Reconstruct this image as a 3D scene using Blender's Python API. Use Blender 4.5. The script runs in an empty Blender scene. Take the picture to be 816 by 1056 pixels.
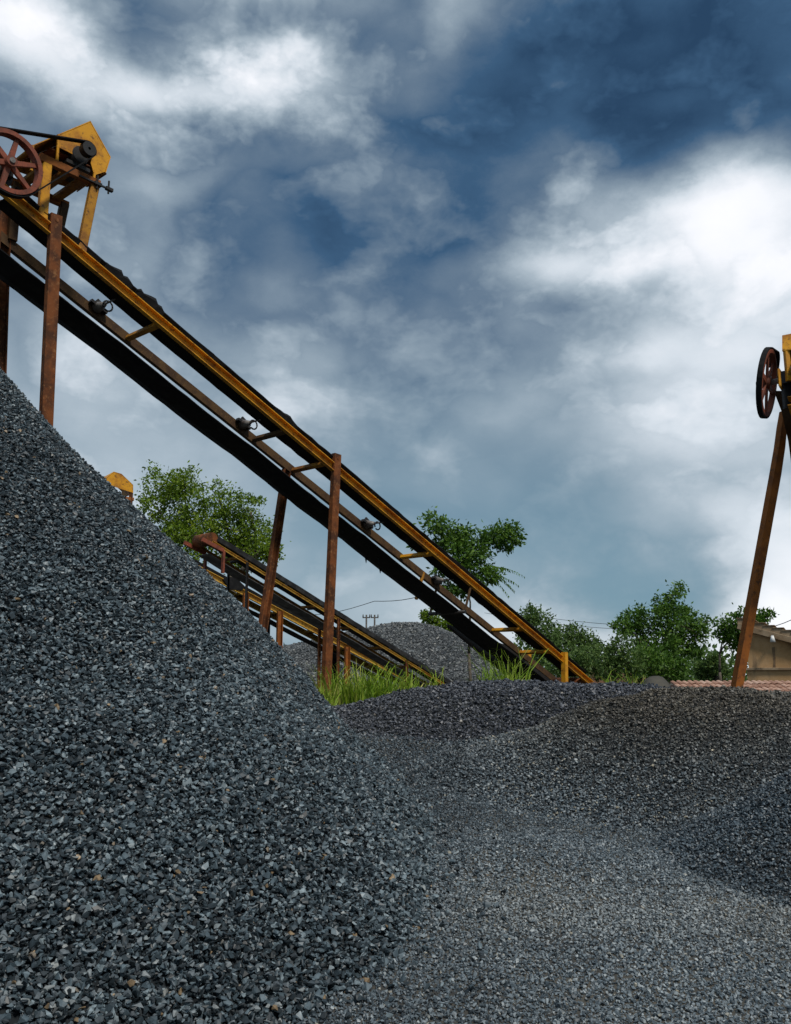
import bpy, bmesh, math, random
import numpy as np
from mathutils import Vector, Matrix

random.seed(7)
rng = np.random.default_rng(11)
S = bpy.context.scene
COL = S.collection
R = math.radians

# ------------------------------------------------------------------ camera
F, CX, CY, HZ = 900.0, 408.0, 528.0, 700.0
PITCH = math.atan((HZ - CY) / F)
CAM = Vector((0, 0, 1.6))
cd = bpy.data.cameras.new('camera')
cam = bpy.data.objects.new('camera', cd)
COL.objects.link(cam)
cam.location = CAM
cam.rotation_euler = (R(90) + PITCH, 0, 0)
cd.sensor_fit = 'VERTICAL'
cd.sensor_height = 24.0
cd.lens = 24.0 * F / 1056.0
cd.clip_start = 0.1
cd.clip_end = 3000
S.camera = cam


def ray(px, py):
    x = (px - CX) / F
    y = -(py - CY) / F
    return Vector((x, math.cos(PITCH) - y * math.sin(PITCH), math.sin(PITCH) + y * math.cos(PITCH)))


def at(px, py, Y):
    r = ray(px, py)
    return CAM + r * (Y / r.y)


def project(v):
    d = np.asarray(v) - np.array(CAM)
    z = d[..., 1] * math.cos(PITCH) + d[..., 2] * math.sin(PITCH)
    y = -d[..., 1] * math.sin(PITCH) + d[..., 2] * math.cos(PITCH)
    z = np.maximum(z, 0.05)
    return CX + F * d[..., 0] / z, CY - F * y / z


# ------------------------------------------------------------------ sun, sky, exposure
SUN_EL, SUN_AZ = R(54), R(146)          # azimuth clockwise from +Y
sd = bpy.data.lights.new('sun', 'SUN')
sd.energy = 1.5
sd.angle = R(10)
sd.color = (1.0, 0.95, 0.87)
so = bpy.data.objects.new('sun', sd)
COL.objects.link(so)
sv = Vector((math.sin(SUN_AZ) * math.cos(SUN_EL), math.cos(SUN_AZ) * math.cos(SUN_EL), math.sin(SUN_EL)))
so.rotation_euler = sv.to_track_quat('Z', 'Y').to_euler()
so.location = (0, 0, 30)
S.view_settings.view_transform = 'Standard'
S.view_settings.look = 'None'
S.view_settings.exposure = 0.95
S.view_settings.gamma = 1.0

world = bpy.data.worlds.new('World')
S.world = world
world.use_nodes = True
WT = world.node_tree
WT.nodes.clear()


class NT:
    """small helper to write node trees"""

    def __init__(self, t):
        self.t = t

    def n(self, typ, **kw):
        nd = self.t.nodes.new(typ)
        for k, v in kw.items():
            setattr(nd, k, v)
        return nd

    def l(self, a, b):
        self.t.links.new(a, b)

    def put(self, sock, v):
        if isinstance(v, bpy.types.NodeSocket):
            self.l(v, sock)
        else:
            sock.default_value = v

    def math(self, op, a, b=0.0, c=None, clamp=False):
        nd = self.n('ShaderNodeMath', operation=op, use_clamp=clamp)
        self.put(nd.inputs[0], a)
        self.put(nd.inputs[1], b)
        if c is not None:
            self.put(nd.inputs[2], c)
        return nd.outputs[0]

    def vec(self, op, a, b=(0, 0, 0), out=0):
        nd = self.n('ShaderNodeVectorMath', operation=op)
        self.put(nd.inputs[0], a)
        self.put(nd.inputs[1], b)
        return nd.outputs[out]

    def noise(self, v, scale, detail=5, rough=0.5, out=0, dist=0.0):
        nd = self.n('ShaderNodeTexNoise')
        if v is not None:
            self.l(v, nd.inputs['Vector'])
        nd.inputs['Scale'].default_value = scale
        nd.inputs['Detail'].default_value = detail
        nd.inputs['Roughness'].default_value = rough
        nd.inputs['Distortion'].default_value = dist
        return nd.outputs[out]

    def ramp(self, v, stops, interp='LINEAR'):
        nd = self.n('ShaderNodeValToRGB')
        cr = nd.color_ramp
        cr.interpolation = interp
        while len(cr.elements) < len(stops):
            cr.elements.new(0.5)
        for e, (p, c) in zip(cr.elements, stops):
            e.position = p
            e.color = (c[0], c[1], c[2], 1) if not isinstance(c, (int, float)) else (c, c, c, 1)
        self.l(v, nd.inputs[0])
        return nd.outputs[0]

    def mix(self, fac, a, b, typ='MIX'):
        nd = self.n('ShaderNodeMix', data_type='RGBA', blend_type=typ)
        self.put(nd.inputs[0], fac)
        self.put(nd.inputs[6], a if isinstance(a, bpy.types.NodeSocket) else (*a, 1))
        self.put(nd.inputs[7], b if isinstance(b, bpy.types.NodeSocket) else (*b, 1))
        return nd.outputs[2]

    def rng(self, v, a, b, c, d, smooth=True):
        nd = self.n('ShaderNodeMapRange', interpolation_type='SMOOTHSTEP' if smooth else 'LINEAR')
        self.put(nd.inputs[0], v)
        for i, x in enumerate((a, b, c, d)):
            nd.inputs[i + 1].default_value = x
        return nd.outputs[0]


W = NT(WT)
tc = W.n('ShaderNodeTexCoord').outputs['Generated']
dirn = W.vec('NORMALIZE', tc)
sep = W.n('ShaderNodeSeparateXYZ')
W.l(dirn, sep.inputs[0])
az = W.math('ARCTAN2', sep.outputs[0], sep.outputs[1])
el = W.math('ARCSINE', sep.outputs[2])
stretched = W.vec('MULTIPLY', dirn, (1, 1, 1.5))
warpc = W.noise(stretched, 4.2, 7, 0.6, out=1)
warp = W.vec('SUBTRACT', warpc, (0.5, 0.5, 0.5))
big = W.noise(W.vec('ADD', stretched, (3.1, 1.7, 0.4)), 2.3, 3, 0.5, out=1)
bigw = W.vec('SUBTRACT', big, (0.5, 0.5, 0.5))
comb = W.n('ShaderNodeCombineXYZ')
W.l(az, comb.inputs[0])
W.l(el, comb.inputs[1])
pos = W.vec('ADD', comb.outputs[0], W.vec('MULTIPLY', warp, (0.15, 0.15, 0)))
pos = W.vec('ADD', pos, W.vec('MULTIPLY', bigw, (0.10, 0.10, 0)))


def azel(px, py):
    r = ray(px, py).normalized()
    return math.atan2(r.x, r.y), math.asin(r.z)


# cloud masses: centre and half-width in the sky (given by sight line), brightness
CLOUDS = [
    (20, 25, 110, 65, .19), (95, 88, 130, 40, .30), (280, 88, 125, 42, .44), (200, 95, 90, 35, .16), (480, 12, 70, 32, .18),
    (742, 218, 140, 74, .46), (800, 290, 170, 110, .28), (715, 395, 190, 90, .24), (575, 266, 100, 34, .24), (610, 165, 50, 50, .18),
    (110, 420, 260, 150, .17), (350, 615, 230, 80, .15), (650, 655, 260, 45, .26), (835, 600, 75, 130, .42), (730, 480, 170, 90, .10),
    (400, 260, 190, 100, -.09), (280, 170, 150, 50, -.10), (190, 260, 120, 70, -.06), (540, 70, 230, 120, -.28), (760, 70, 170, 95, -.32), (640, 20, 200, 80, -.10), (440, 195, 160, 95, -.24), (250, 28, 140, 34, -.16), (55, 118, 80, 34, -.16),
    (330, 230, 220, 100, -.07), (500, 340, 170, 70, -.08), (190, 190, 190, 70, -.04), (570, 545, 220, 80, -.03), (330, 132, 90, 26, -.08), (720, 130, 90, 36, -.06),
]
acc = None
for (px, py, rx, ry, amp) in CLOUDS:
    a0, e0 = azel(px, py)
    sx, sy = rx * 1.35 / F, ry * 1.35 / F
    q = W.vec('MULTIPLY', W.vec('SUBTRACT', pos, (a0, e0, 0)), (1 / sx, 1 / sy, 0))
    ln = W.vec('LENGTH', q, out=1)
    v = W.rng(ln, 0.0, 1.0, amp, 0.0)
    acc = v if acc is None else W.math('ADD', acc, v)
puff_pos = W.vec('ADD', stretched, W.vec('MULTIPLY', warp, (0.09, 0.09, 0.09)))


def billow(v, scale, detail, rough):
    return W.math('ABSOLUTE', W.math('SUBTRACT', W.noise(v, scale, detail, rough), 0.5))


fine = W.noise(puff_pos, 5.5, 11, 0.64)
fine = W.math('MULTIPLY', W.math('SUBTRACT', fine, 0.5), 0.64)
puff = W.math('ADD', W.math('MULTIPLY', billow(puff_pos, 4.2, 2, 0.5), 1.5), W.math('MULTIPLY', billow(puff_pos, 11.0, 4, 0.55), 0.9))
puff = W.math('SUBTRACT', puff, 0.20)
fine = W.math('ADD', fine, puff)
mid = W.noise(puff_pos, 2.6, 4, 0.5)
mid = W.math('MULTIPLY', W.math('SUBTRACT', mid, 0.5), 0.34)
calm = W.rng(el, 0.10, 0.62, 0.30, 0.95)          # the lower cloud deck is smoother
B = W.math('ADD', W.math('ADD', acc, 0.55), W.math('ADD', W.math('MULTIPLY', fine, calm), W.math('MULTIPLY', mid, 0.55)))
cloud = W.ramp(W.math('MULTIPLY', B, 0.8), [(0.0, (.009, .027, .058)), (.16, (.022, .054, .102)), (.304, (.070, .104, .146)), (.432, (.138, .178, .216)),
                   (.544, (.222, .265, .302)), (.67, (.37, .405, .44)), (.84, (.515, .525, .55)), (.98, (.56, .56, .575))])
# teal air low down between the clouds
lowf = W.rng(el, 0.02, 0.42, 0.62, 0.0)
darkf = W.rng(B, 0.42, 0.78, 1.0, 0.0)
cloud = W.mix(W.math('MULTIPLY', lowf, darkf), cloud, (.082, .172, .222))
sky = W.n('ShaderNodeTexSky', sky_type='NISHITA', sun_disc=False)
sky.sun_elevation = SUN_EL
sky.sun_rotation = SUN_AZ
skyc = W.vec('SCALE', sky.outputs[0])
skyc.node.inputs['Scale'].default_value = 0.05
final = W.mix(0.93, skyc, cloud)
bg = W.n('ShaderNodeBackground')
W.l(final, bg.inputs[0])
bg.inputs[1].default_value = 1.0
wo = W.n('ShaderNodeOutputWorld')
W.l(bg.outputs[0], wo.inputs[0])


# ------------------------------------------------------------------ materials
def material(name, rough=0.7, spec=0.4):
    m = bpy.data.materials.new(name)
    m.use_nodes = True
    b = m.node_tree.nodes['Principled BSDF']
    b.inputs['Roughness'].default_value = rough
    b.inputs['Specular IOR Level'].default_value = spec
    return m, NT(m.node_tree), b


def geo_pos(n):
    return n.n('ShaderNodeNewGeometry').outputs['Position']


def bump(n, b, h, strength=0.4, dist=0.01):
    bp = n.n('ShaderNodeBump')
    bp.inputs['Strength'].default_value = strength
    bp.inputs['Distance'].default_value = dist
    n.l(h, bp.inputs['Height'])
    n.l(bp.outputs[0], b.inputs['Normal'])


def two_tone(name, c1, c2, scale, lo=0.42, hi=0.62, rough=0.7, spec=0.35, c3=None, bmp=0.3):
    m, n, b = material(name, rough, spec)
    p = geo_pos(n)
    a = n.noise(p, scale, 8, 0.62)
    col = n.mix(n.rng(a, lo, hi, 0, 1), c1, c2)
    if c3:
        d = n.noise(p, scale * 4.3, 6, 0.7)
        col = n.mix(n.rng(d, 0.53, 0.68, 0, 0.85), col, c3)
    n.l(col, b.inputs['Base Color'])
    if bmp:
        bump(n, b, n.noise(p, scale * 9, 5, 0.6), bmp, 0.006)
    return m


M = {}
M['yellow'] = two_tone('yellow_paint', (.66, .30, .010), (.36, .135, .012), 3.2, .42, .66, .55, .35, (.075, .030, .013))
M['yellow_worn'] = two_tone('worn_yellow_paint', (.42, .19, .014), (.20, .075, .016), 3.0, .38, .62, .65, .3, (.07, .03, .015))
M['yellow_pale'] = two_tone('sun_bleached_yellow_paint', (.60, .37, .06), (.42, .21, .03), 2.5, .42, .66, .6, .3, (.12, .05, .02))
M['rust'] = two_tone('rusted_steel', (.185, .057, .015), (.066, .024, .010), 4.0, .38, .62, .8, .25, (.27, .12, .045))
M['rust_orange'] = two_tone('orange_rust_steel', (.30, .095, .016), (.17, .055, .014), 4.0, .40, .66, .8, .25, (.07, .03, .015))
M['brown'] = two_tone('brown_steel', (.085, .044, .015), (.05, .024, .010), 5.0, .4, .62, .75, .3, (.13, .07, .02))
M['dark'] = two_tone('greasy_dark_steel', (.014, .013, .013), (.034, .024, .018), 6.0, .45, .7, .55, .4)
M['rubber'] = two_tone('black_rubber', (.010, .010, .011), (.020, .019, .019), 7.0, .45, .7, .85, .15)
M['rubber_dusty'] = two_tone('dusty_black_rubber', (.020, .020, .021), (.05, .05, .05), 4.0, .42, .66, .85, .2)
M['rubber_grey'] = two_tone('dusty_grey_rubber', (.055, .056, .058), (.12, .12, .118), 4.0, .42, .66, .85, .2)
M['red'] = two_tone('faded_red_iron', (.24, .060, .030), (.135, .040, .022), 6.0, .4, .66, .65, .3, (.06, .028, .02))
M['steel'] = two_tone('worn_steel', (.20, .185, .17), (.09, .07, .06), 8.0, .4, .66, .45, .5)
M['white'] = two_tone('white_enamel', (.75, .75, .73), (.55, .54, .5), 5.0, .45, .7, .4, .4)
M['bark'] = two_tone('bark', (.075, .060, .045), (.14, .12, .095), 9.0, .4, .65, .9, .2)
M['wire'] = two_tone('wire', (.02, .02, .022), (.03, .03, .03), 3.0)
M['wood'] = two_tone('weathered_pole', (.06, .055, .05), (.10, .09, .08), 4.0)
M['soil'] = two_tone('dark_soil', (.045, .045, .043), (.085, .080, .068), .9, .38, .64, .95, .15, (.11, .095, .07))
M['laterite'] = two_tone('red_brown_earth', (.12, .065, .038), (.075, .045, .03), 1.3, .4, .62, .95, .15, (.06, .06, .03))


def plaster():
    m, n, b = material('stained_plaster', 0.9, 0.2)
    p = geo_pos(n)
    a = n.noise(p, 1.1, 8, 0.65)
    col = n.ramp(a, [(.32, (.22, .125, .055)), (.5, (.42, .255, .12)), (.68, (.50, .33, .18))])
    st = n.noise(n.vec('MULTIPLY', p, (2.6, 2.6, 0.5)), 1.6, 6, 0.6)
    col = n.mix(n.rng(st, .54, .70, 0, .6), col, (.14, .105, .07))
    n.l(col, b.inputs['Base Color'])
    bump(n, b, n.noise(p, 14, 5, .6), .35, .01)
    return m


M['plaster'] = plaster()
M['cement'] = two_tone('weathered_cement', (.24, .165, .10), (.33, .25, .165), 1.8, .4, .62, .9, .2, (.12, .085, .05))
M['stain'] = two_tone('damp_stain', (.13, .085, .05), (.24, .16, .09), 4.0, .4, .62, .9, .2)


def tile_mat():
    m, n, b = material('clay_tile', 0.85, 0.25)
    oi = n.n('ShaderNodeObjectInfo').outputs['Random']
    p = geo_pos(n)
    a = n.math('ADD', n.math('MULTIPLY', oi, .5), n.math('MULTIPLY', n.noise(p, 6, 5, .6), .6))
    n.l(n.ramp(a, [(.25, (.26, .14, .10)), (.55, (.42, .245, .175)), (.85, (.54, .37, .29))]), b.inputs['Base Color'])
    return m


M['tile'] = tile_mat()


def leaf_mat(name, dark, light, young):
    m, n, b = material(name, 0.55, 0.35)
    at_ = n.n('ShaderNodeAttribute', attribute_type='GEOMETRY', attribute_name='tint').outputs['Fac']
    col = n.ramp(at_, [(0.0, dark), (.6, light), (1.0, young)])
    n.l(col, b.inputs['Base Color'])
    tr = n.n('ShaderNodeBsdfTranslucent')
    n.l(col, tr.inputs['Color'])
    mx = n.n('ShaderNodeMixShader')
    mx.inputs[0].default_value = 0.32
    n.l(b.outputs[0], mx.inputs[1])
    n.l(tr.outputs[0], mx.inputs[2])
    n.l(mx.outputs[0], n.t.nodes['Material Output'].inputs[0])
    return m


M['leaf'] = leaf_mat('mango_leaf', (.060, .120, .008), (.150, .245, .014), (.30, .37, .03))
M['leaf_dark'] = leaf_mat('dark_leaf', (.034, .092, .012), (.095, .195, .022), (.20, .31, .04))
M['leaf_far'] = leaf_mat('bushy_leaf', (.050, .100, .028), (.100, .175, .035), (.18, .24, .06))
M['blade'] = leaf_mat('grass_blade', (.11, .22, .012), (.28, .40, .03), (.60, .54, .18))


EARTH = [(0, (.020, .017, .012)), (.35, (.070, .060, .044)), (.68, (.140, .123, .094)), (.92, (.20, .188, .155)), (1, (.30, .26, .19))]


def stone_mat(name, stops, lift=1.0):
    m, n, b = material(name, 0.48, 0.5)
    t = n.n('ShaderNodeAttribute', attribute_type='INSTANCER', attribute_name='tint').outputs['Fac']
    col = n.ramp(t, stops)
    dst = n.n('ShaderNodeAttribute', attribute_type='INSTANCER', attribute_name='dust').outputs['Fac']
    col = n.mix(dst, col, n.ramp(t, EARTH))
    p = n.n('ShaderNodeTexCoord').outputs['Object']
    v = n.noise(p, 1.7, 4, .6)
    col = n.mix(1.0, col, n.ramp(v, [(.3, .65), (.7, 1.35)]), 'MULTIPLY')
    n.l(col, b.inputs['Base Color'])
    return m


SLATE = [(0, (.009, .014, .017)), (.35, (.031, .046, .056)), (.68, (.083, .116, .136)), (.90, (.20, .248, .270)), (.955, (.27, .285, .28)), (.97, (.17, .115, .06)), (1, (.28, .20, .115))]
BLUE = [(0, (.018, .026, .034)), (.35, (.046, .068, .086)), (.68, (.098, .132, .160)), (.92, (.19, .215, .23)), (.97, (.28, .30, .30)), (1, (.26, .21, .14))]
BROWN = [(0, (.018, .017, .014)), (.35, (.045, .043, .036)), (.68, (.085, .082, .070)), (.92, (.165, .16, .14)), (1, (.26, .23, .17))]
NAVY = [(0, (.016, .019, .026)), (.35, (.042, .048, .062)), (.68, (.085, .095, .118)), (.92, (.165, .175, .195)), (1, (.27, .25, .22))]
GREY = [(0, (.022, .029, .035)), (.35, (.064, .086, .102)), (.68, (.138, .172, .196)), (.92, (.275, .31, .325)), (1, (.32, .29, .22))]
PALE = [(0, (.03, .034, .038)), (.4, (.085, .094, .100)), (.8, (.18, .19, .19)), (1, (.33, .32, .29))]


def body_mat(name, dark, lite, scale):  # heap core under the stones: shade of the gaps put into its dark colour
    m, n, b = material(name, 0.9, 0.2)
    p = geo_pos(n)
    vn = n.n('ShaderNodeTexVoronoi')
    n.l(p, vn.inputs['Vector'])
    vn.inputs['Scale'].default_value = scale
    sp = n.n('ShaderNodeSeparateColor')
    n.l(vn.outputs['Color'], sp.inputs[0])
    n.l(n.ramp(sp.outputs[0], [(.0, dark), (.75, lite), (1, tuple(x * 1.8 for x in lite))]), b.inputs['Base Color'])
    bump(n, b, vn.outputs['Distance'], .8, .02)
    return m


# ------------------------------------------------------------------ mesh helpers
def tag(o, label=None, cat=None, group=None, kind=None):
    if label: o['label'] = label
    if cat: o['category'] = cat
    if group: o['group'] = group
    if kind: o['kind'] = kind
    return o


def root(name, loc, label, cat, group=None, kind=None):
    o = bpy.data.objects.new(name, None)
    o.empty_display_size = 0.3
    COL.objects.link(o)
    o.location = loc
    return tag(o, label, cat, group, kind)


def origin(o):
    v = Vector((0, 0, 0))
    while o is not None:
        v += o.location
        o = o.parent
    return v


def link_mesh(name, me, mat=None, parent=None, world_verts=True, loc=None):
    o = bpy.data.objects.new(name, me)
    COL.objects.link(o)
    if mat is not None:
        me.materials.append(mat)
    if parent is not None:
        o.parent = parent
        if world_verts:
            me.transform(Matrix.Translation(-origin(parent)))
    elif loc is not None and world_verts:
        o.location = loc
        me.transform(Matrix.Translation(-Vector(loc)))
    return o


class MB:
    """collects solid shapes in world coordinates; build() links them as one mesh object"""

    def __init__(self):
        self.v, self.f, self.sm = [], [], []

    def add(self, vs, fs, smooth=False):
        k = len(self.v)
        self.v += [tuple(x) for x in vs]
        self.f += [tuple(i + k for i in q) for q in fs]
        self.sm += [smooth] * len(fs)
        return self

    def prism(self, poly, off):
        """polygon (list of points) pushed along the vector off"""
        n = len(poly)
        off = Vector(off)
        a = [Vector(p) for p in poly]
        b = [p + off for p in a]
        fs = [tuple(range(n)), tuple(range(2 * n - 1, n - 1, -1))]
        fs += [(i, i + n, (i + 1) % n + n, (i + 1) % n) for i in range(n)]
        return self.add(a + b, fs)

    def bar(self, a, b, w, h, up=(0, 0, 1), r=0.0):
        """rectangular bar between two points, w across, h along up"""
        a, b = Vector(a), Vector(b)
        d = (b - a).normalized()
        x = d.cross(Vector(up))
        if x.length < 1e-4:
            x = d.cross(Vector((1, 0, 0)))
        x.normalize()
        y = x.cross(d).normalized()
        c = min(w, h) * 0.12
        prof = [(-w / 2 + c, -h / 2), (w / 2 - c, -h / 2), (w / 2, -h / 2 + c), (w / 2, h / 2 - c),
                (w / 2 - c, h / 2), (-w / 2 + c, h / 2), (-w / 2, h / 2 - c), (-w / 2, -h / 2 + c)]
        return self.prism([a + x * p + y * q for p, q in prof], b - a)

    def channel(self, a, b, h, fl, t, up, side):
        """C-section: web h along up, flanges fl toward side"""
        a, b, up, side = Vector(a), Vector(b), Vector(up).normalized(), Vector(side).normalized()
        prof = [(0, -h / 2), (fl, -h / 2), (fl, -h / 2 + t), (t, -h / 2 + t), (t, h / 2 - t), (fl, h / 2 - t), (fl, h / 2), (0, h / 2)]
        P = [a + side * p + up * q for p, q in prof]
        n = len(P)
        off = b - a
        Q = [p + off for p in P]
        fs = [(i, i + n, (i + 1) % n + n, (i + 1) % n) for i in range(n)]
        for base, flip in ((0, False), (n, True)):
            for q in ((0, 1, 2, 3), (0, 3, 4, 7), (4, 5, 6, 7)):
                q = tuple(base + i for i in q)
                fs.append(q if not flip else q[::-1])
        return self.add(P + Q, fs)

    def tube(self, a, b, r0, r1=None, n=12, caps=True):
        a, b = Vector(a), Vector(b)
        r1 = r0 if r1 is None else r1
        d = (b - a).normalized()
        x = d.orthogonal().normalized()
        y = d.cross(x)
        vs = [a + (x * math.cos(t) + y * math.sin(t)) * r0 for t in [2 * math.pi * i / n for i in range(n)]]
        vs += [b + (x * math.cos(t) + y * math.sin(t)) * r1 for t in [2 * math.pi * i / n for i in range(n)]]
        self.add(vs, [(i, (i + 1) % n, (i + 1) % n + n, i + n) for i in range(n)], True)
        if caps:
            k = len(self.v) - 2 * n
            self.f += [tuple(k + i for i in range(n - 1, -1, -1)), tuple(k + n + i for i in range(n))]
            self.sm += [False, False]
        return self

    def path(self, pts, radii, n=8):
        for i in range(len(pts) - 1):
            self.tube(pts[i], pts[i + 1], radii[i], radii[i + 1], n, caps=True)
        return self

    def ring(self, c, axis, r_out, r_in, width, n=40):
        c, axis = Vector(c), Vector(axis).normalized()
        x = axis.orthogonal().normalized()
        y = axis.cross(x)
        prof = [(r_out, -width / 2), (r_out, width / 2), (r_in, width / 2), (r_in, -width / 2)]
        vs = []
        for i in range(n):
            t = 2 * math.pi * i / n
            e = x * math.cos(t) + y * math.sin(t)
            vs += [c + e * p + axis * q for p, q in prof]
        fs = []
        for i in range(n):
            j = (i + 1) % n
            for k in range(4):
                l = (k + 1) % 4
                fs.append((i * 4 + k, j * 4 + k, j * 4 + l, i * 4 + l))
        return self.add(vs, fs)

    def strip(self, rows, closed_caps=True):
        """loft through a list of equal-length closed profiles"""
        n = len(rows[0])
        vs = [p for r in rows for p in r]
        fs = []
        for i in range(len(rows) - 1):
            for k in range(n):
                l = (k + 1) % n
                fs.append((i * n + k, (i + 1) * n + k, (i + 1) * n + l, i * n + l))
        fs.append(tuple(range(n - 1, -1, -1)))
        fs.append(tuple((len(rows) - 1) * n + k for k in range(n)))
        return self.add(vs, fs)

    def build(self, name, mat, parent=None, label=None, loc=None):
        me = bpy.data.meshes.new(name)
        me.from_pydata(self.v, [], self.f)
        me.polygons.foreach_set('use_smooth', self.sm)
        bm = bmesh.new()
        bm.from_mesh(me)
        bmesh.ops.recalc_face_normals(bm, faces=bm.faces)
        bm.to_mesh(me)
        bm.free()
        o = link_mesh(name, me, mat, parent, loc=loc)
        if label: o['label'] = label
        return o


# ------------------------------------------------------------------ terrain heights
def sstep(a, b, x):
    t = np.clip((x - a) / (b - a), 0, 1)
    return t * t * (3 - 2 * t)


_ph = rng.uniform(0, 6.28, (6, 2))


def lumps(x, y, k=1.0):
    z = 0
    for i, (fx, fy) in enumerate(((.9, .7), (1.7, -1.3), (-2.3, 2.9), (3.7, 3.1), (5.1, -4.3), (-7.3, 6.1))):
        z = z + np.sin(fx * k * x + fy * k * y + _ph[i, 0]) * np.sin(fy * k * x * .7 - fx * k * y * .8 + _ph[i, 1]) / (1 + i * .8)
    return z


BACK = 1.15


def g_height(x, y):
    z = BACK * (0.30 * sstep(4.0, 8.0, y) + 0.70 * sstep(6.8, 12.4, y))
    z = z + 0.018 * lumps(x, y, .9) * sstep(60, 20, y)
    z = z + 0.10 * np.exp(-(((x - 1.05) / .55) ** 2 + ((y - 6.9) / .5) ** 2))
    return z


def big_cone(x, y):
    dx, dy = x - HEAP_C[0], y - HEAP_C[1]
    r = np.sqrt(dx * dx + dy * dy)
    th = np.arctan2(dy, dx)
    rr = r * (1 - .15 * sstep(.12, .75, -th)) * (1 + .010 * np.sin(7 * th))
    return HEAP_H - HEAP_S * (rr * rr + .05) ** .55 + .07 * np.exp(-((r - 3.3) / .8) ** 2) - .13 * np.exp(-((r - 4.75) / .45) ** 2) + .42 * np.exp(-(r / 1.0) ** 2)


def big_heap(x, y):
    cone = big_cone(x, y) + .02 * lumps(x, y, 1.3)
    toe = g_height(x, y) - 0.06
    k = 0.12                                  # smooth union with a little toe spread
    d = cone - toe
    h = np.clip(.5 + .5 * d / k, 0, 1)
    return toe + d * h + k * h * (1 - h) - .03 * (1 - h)


def mound(cx, cy, rx, ry, hgt, ang=0.0, power=1.0, lump=.02):
    ca, sa = math.cos(ang), math.sin(ang)

    def f(x, y):
        dx, dy = x - cx, y - cy
        u, v = (dx * ca + dy * sa) / rx, (-dx * sa + dy * ca) / ry
        q = np.sqrt(u * u + v * v + 1e-9)
        prof = np.exp(-q ** (2 * power)) - 0.04
        return g_height(x, y) + hgt * prof + lump * lumps(x + cx, y, 1.5) * np.clip(prof * 2, 0, 1) - 0.015
    return f


HEAP_C, HEAP_H, HEAP_S = (-5.25, 9.6), 5.34, 0.75
brown_heap = mound(3.5, 9.3, 2.3, 1.35, .80, .0, 1.5, .045)
dark_heap = mound(2.0, 11.7, 2.55, 1.15, .45, -.03, 1.5, .022)
blue_heap = mound(3.70, 7.1, 1.15, .95, .68, .3, 1.3, .026)
HEAPS = {'big': big_heap, 'brown': brown_heap, 'dark': dark_heap, 'blue': blue_heap, 'ground': g_height}


def top_height(x, y, skip=None):
    z = None
    for k, f in HEAPS.items():
        if k == skip: continue
        h = f(x, y)
        z = h if z is None else np.maximum(z, h)
    return z


def axis_nodes(lo, hi, flo, fhi, step):
    a = list(np.arange(flo, fhi + 1e-6, step))
    left, right, s, x = [], [], step, flo
    while x > lo:
        s *= 1.35
        x -= s
        left.append(max(x, lo))
    s, x = step, fhi
    while x < hi:
        s *= 1.35
        x += s
        right.append(min(x, hi))
    return np.array(left[::-1] + a + right)


def height_sheet(name, xs, ys, f, mat, parent=None, keep=None):
    X, Y = np.meshgrid(xs, ys)
    Z = f(X, Y)
    nx, ny = len(xs), len(ys)
    vs = np.stack([X.ravel(), Y.ravel(), Z.ravel()], 1)
    i = np.arange(nx * ny).reshape(ny, nx)
    q = np.stack([i[:-1, :-1], i[:-1, 1:], i[1:, 1:], i[1:, :-1]], -1).reshape(-1, 4)
    if keep is not None:
        kk = keep(vs[:, 0], vs[:, 1], vs[:, 2])
        q = q[kk[q].any(1)]
        used = np.unique(q)
        mp = np.full(len(vs), -1)
        mp[used] = np.arange(len(used))
        vs, q = vs[used], mp[q]
    me = bpy.data.meshes.new(name)
    me.from_pydata(vs.tolist(), [], q.tolist())
    me.polygons.foreach_set('use_smooth', [True] * len(q))
    o = bpy.data.objects.new(name, me)
    COL.objects.link(o)
    me.materials.append(mat)
    if parent is not None:
        o.parent = parent
        me.transform(Matrix.Translation(-origin(parent)))
    return o


gxs = axis_nodes(-900, 900, -9, 10, .14)
gys = axis_nodes(-300, 1600, 2, 16, .14)
ground = height_sheet('ground', gxs, gys, lambda x, y: g_height(x, y) - .004, M['soil'])
tag(ground, kind='structure')


# ------------------------------------------------------------------ gravel: stone shapes and scattering
def stone_mesh(i, mat):
    r = random.Random(100 + i)
    bm = bmesh.new()
    fx, fy, fz = 1.0, r.uniform(.6, .85), r.uniform(.38, .66)
    for _ in range(11):
        t, u = r.uniform(0, 6.283), r.uniform(-1, 1)
        s = math.sqrt(1 - u * u)
        bm.verts.new((.5 * fx * s * math.cos(t) * r.uniform(.8, 1.15), .5 * fy * s * math.sin(t) * r.uniform(.8, 1.15), .5 * fz * u * r.uniform(.8, 1.15)))
    bmesh.ops.convex_hull(bm, input=bm.verts)
    bmesh.ops.delete(bm, geom=[v for v in bm.verts if not v.link_faces], context='VERTS')
    bmesh.ops.recalc_face_normals(bm, faces=bm.faces)
    me = bpy.data.meshes.new('stone')
    bm.to_mesh(me)
    bm.free()
    me.materials.append(mat)
    return me


def stone_collection(name, mat):
    c = bpy.data.collections.new(name)
    for i in range(8):
        c.objects.link(bpy.data.objects.new('stone_shape', stone_mesh(i, mat)))
    return c


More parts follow.
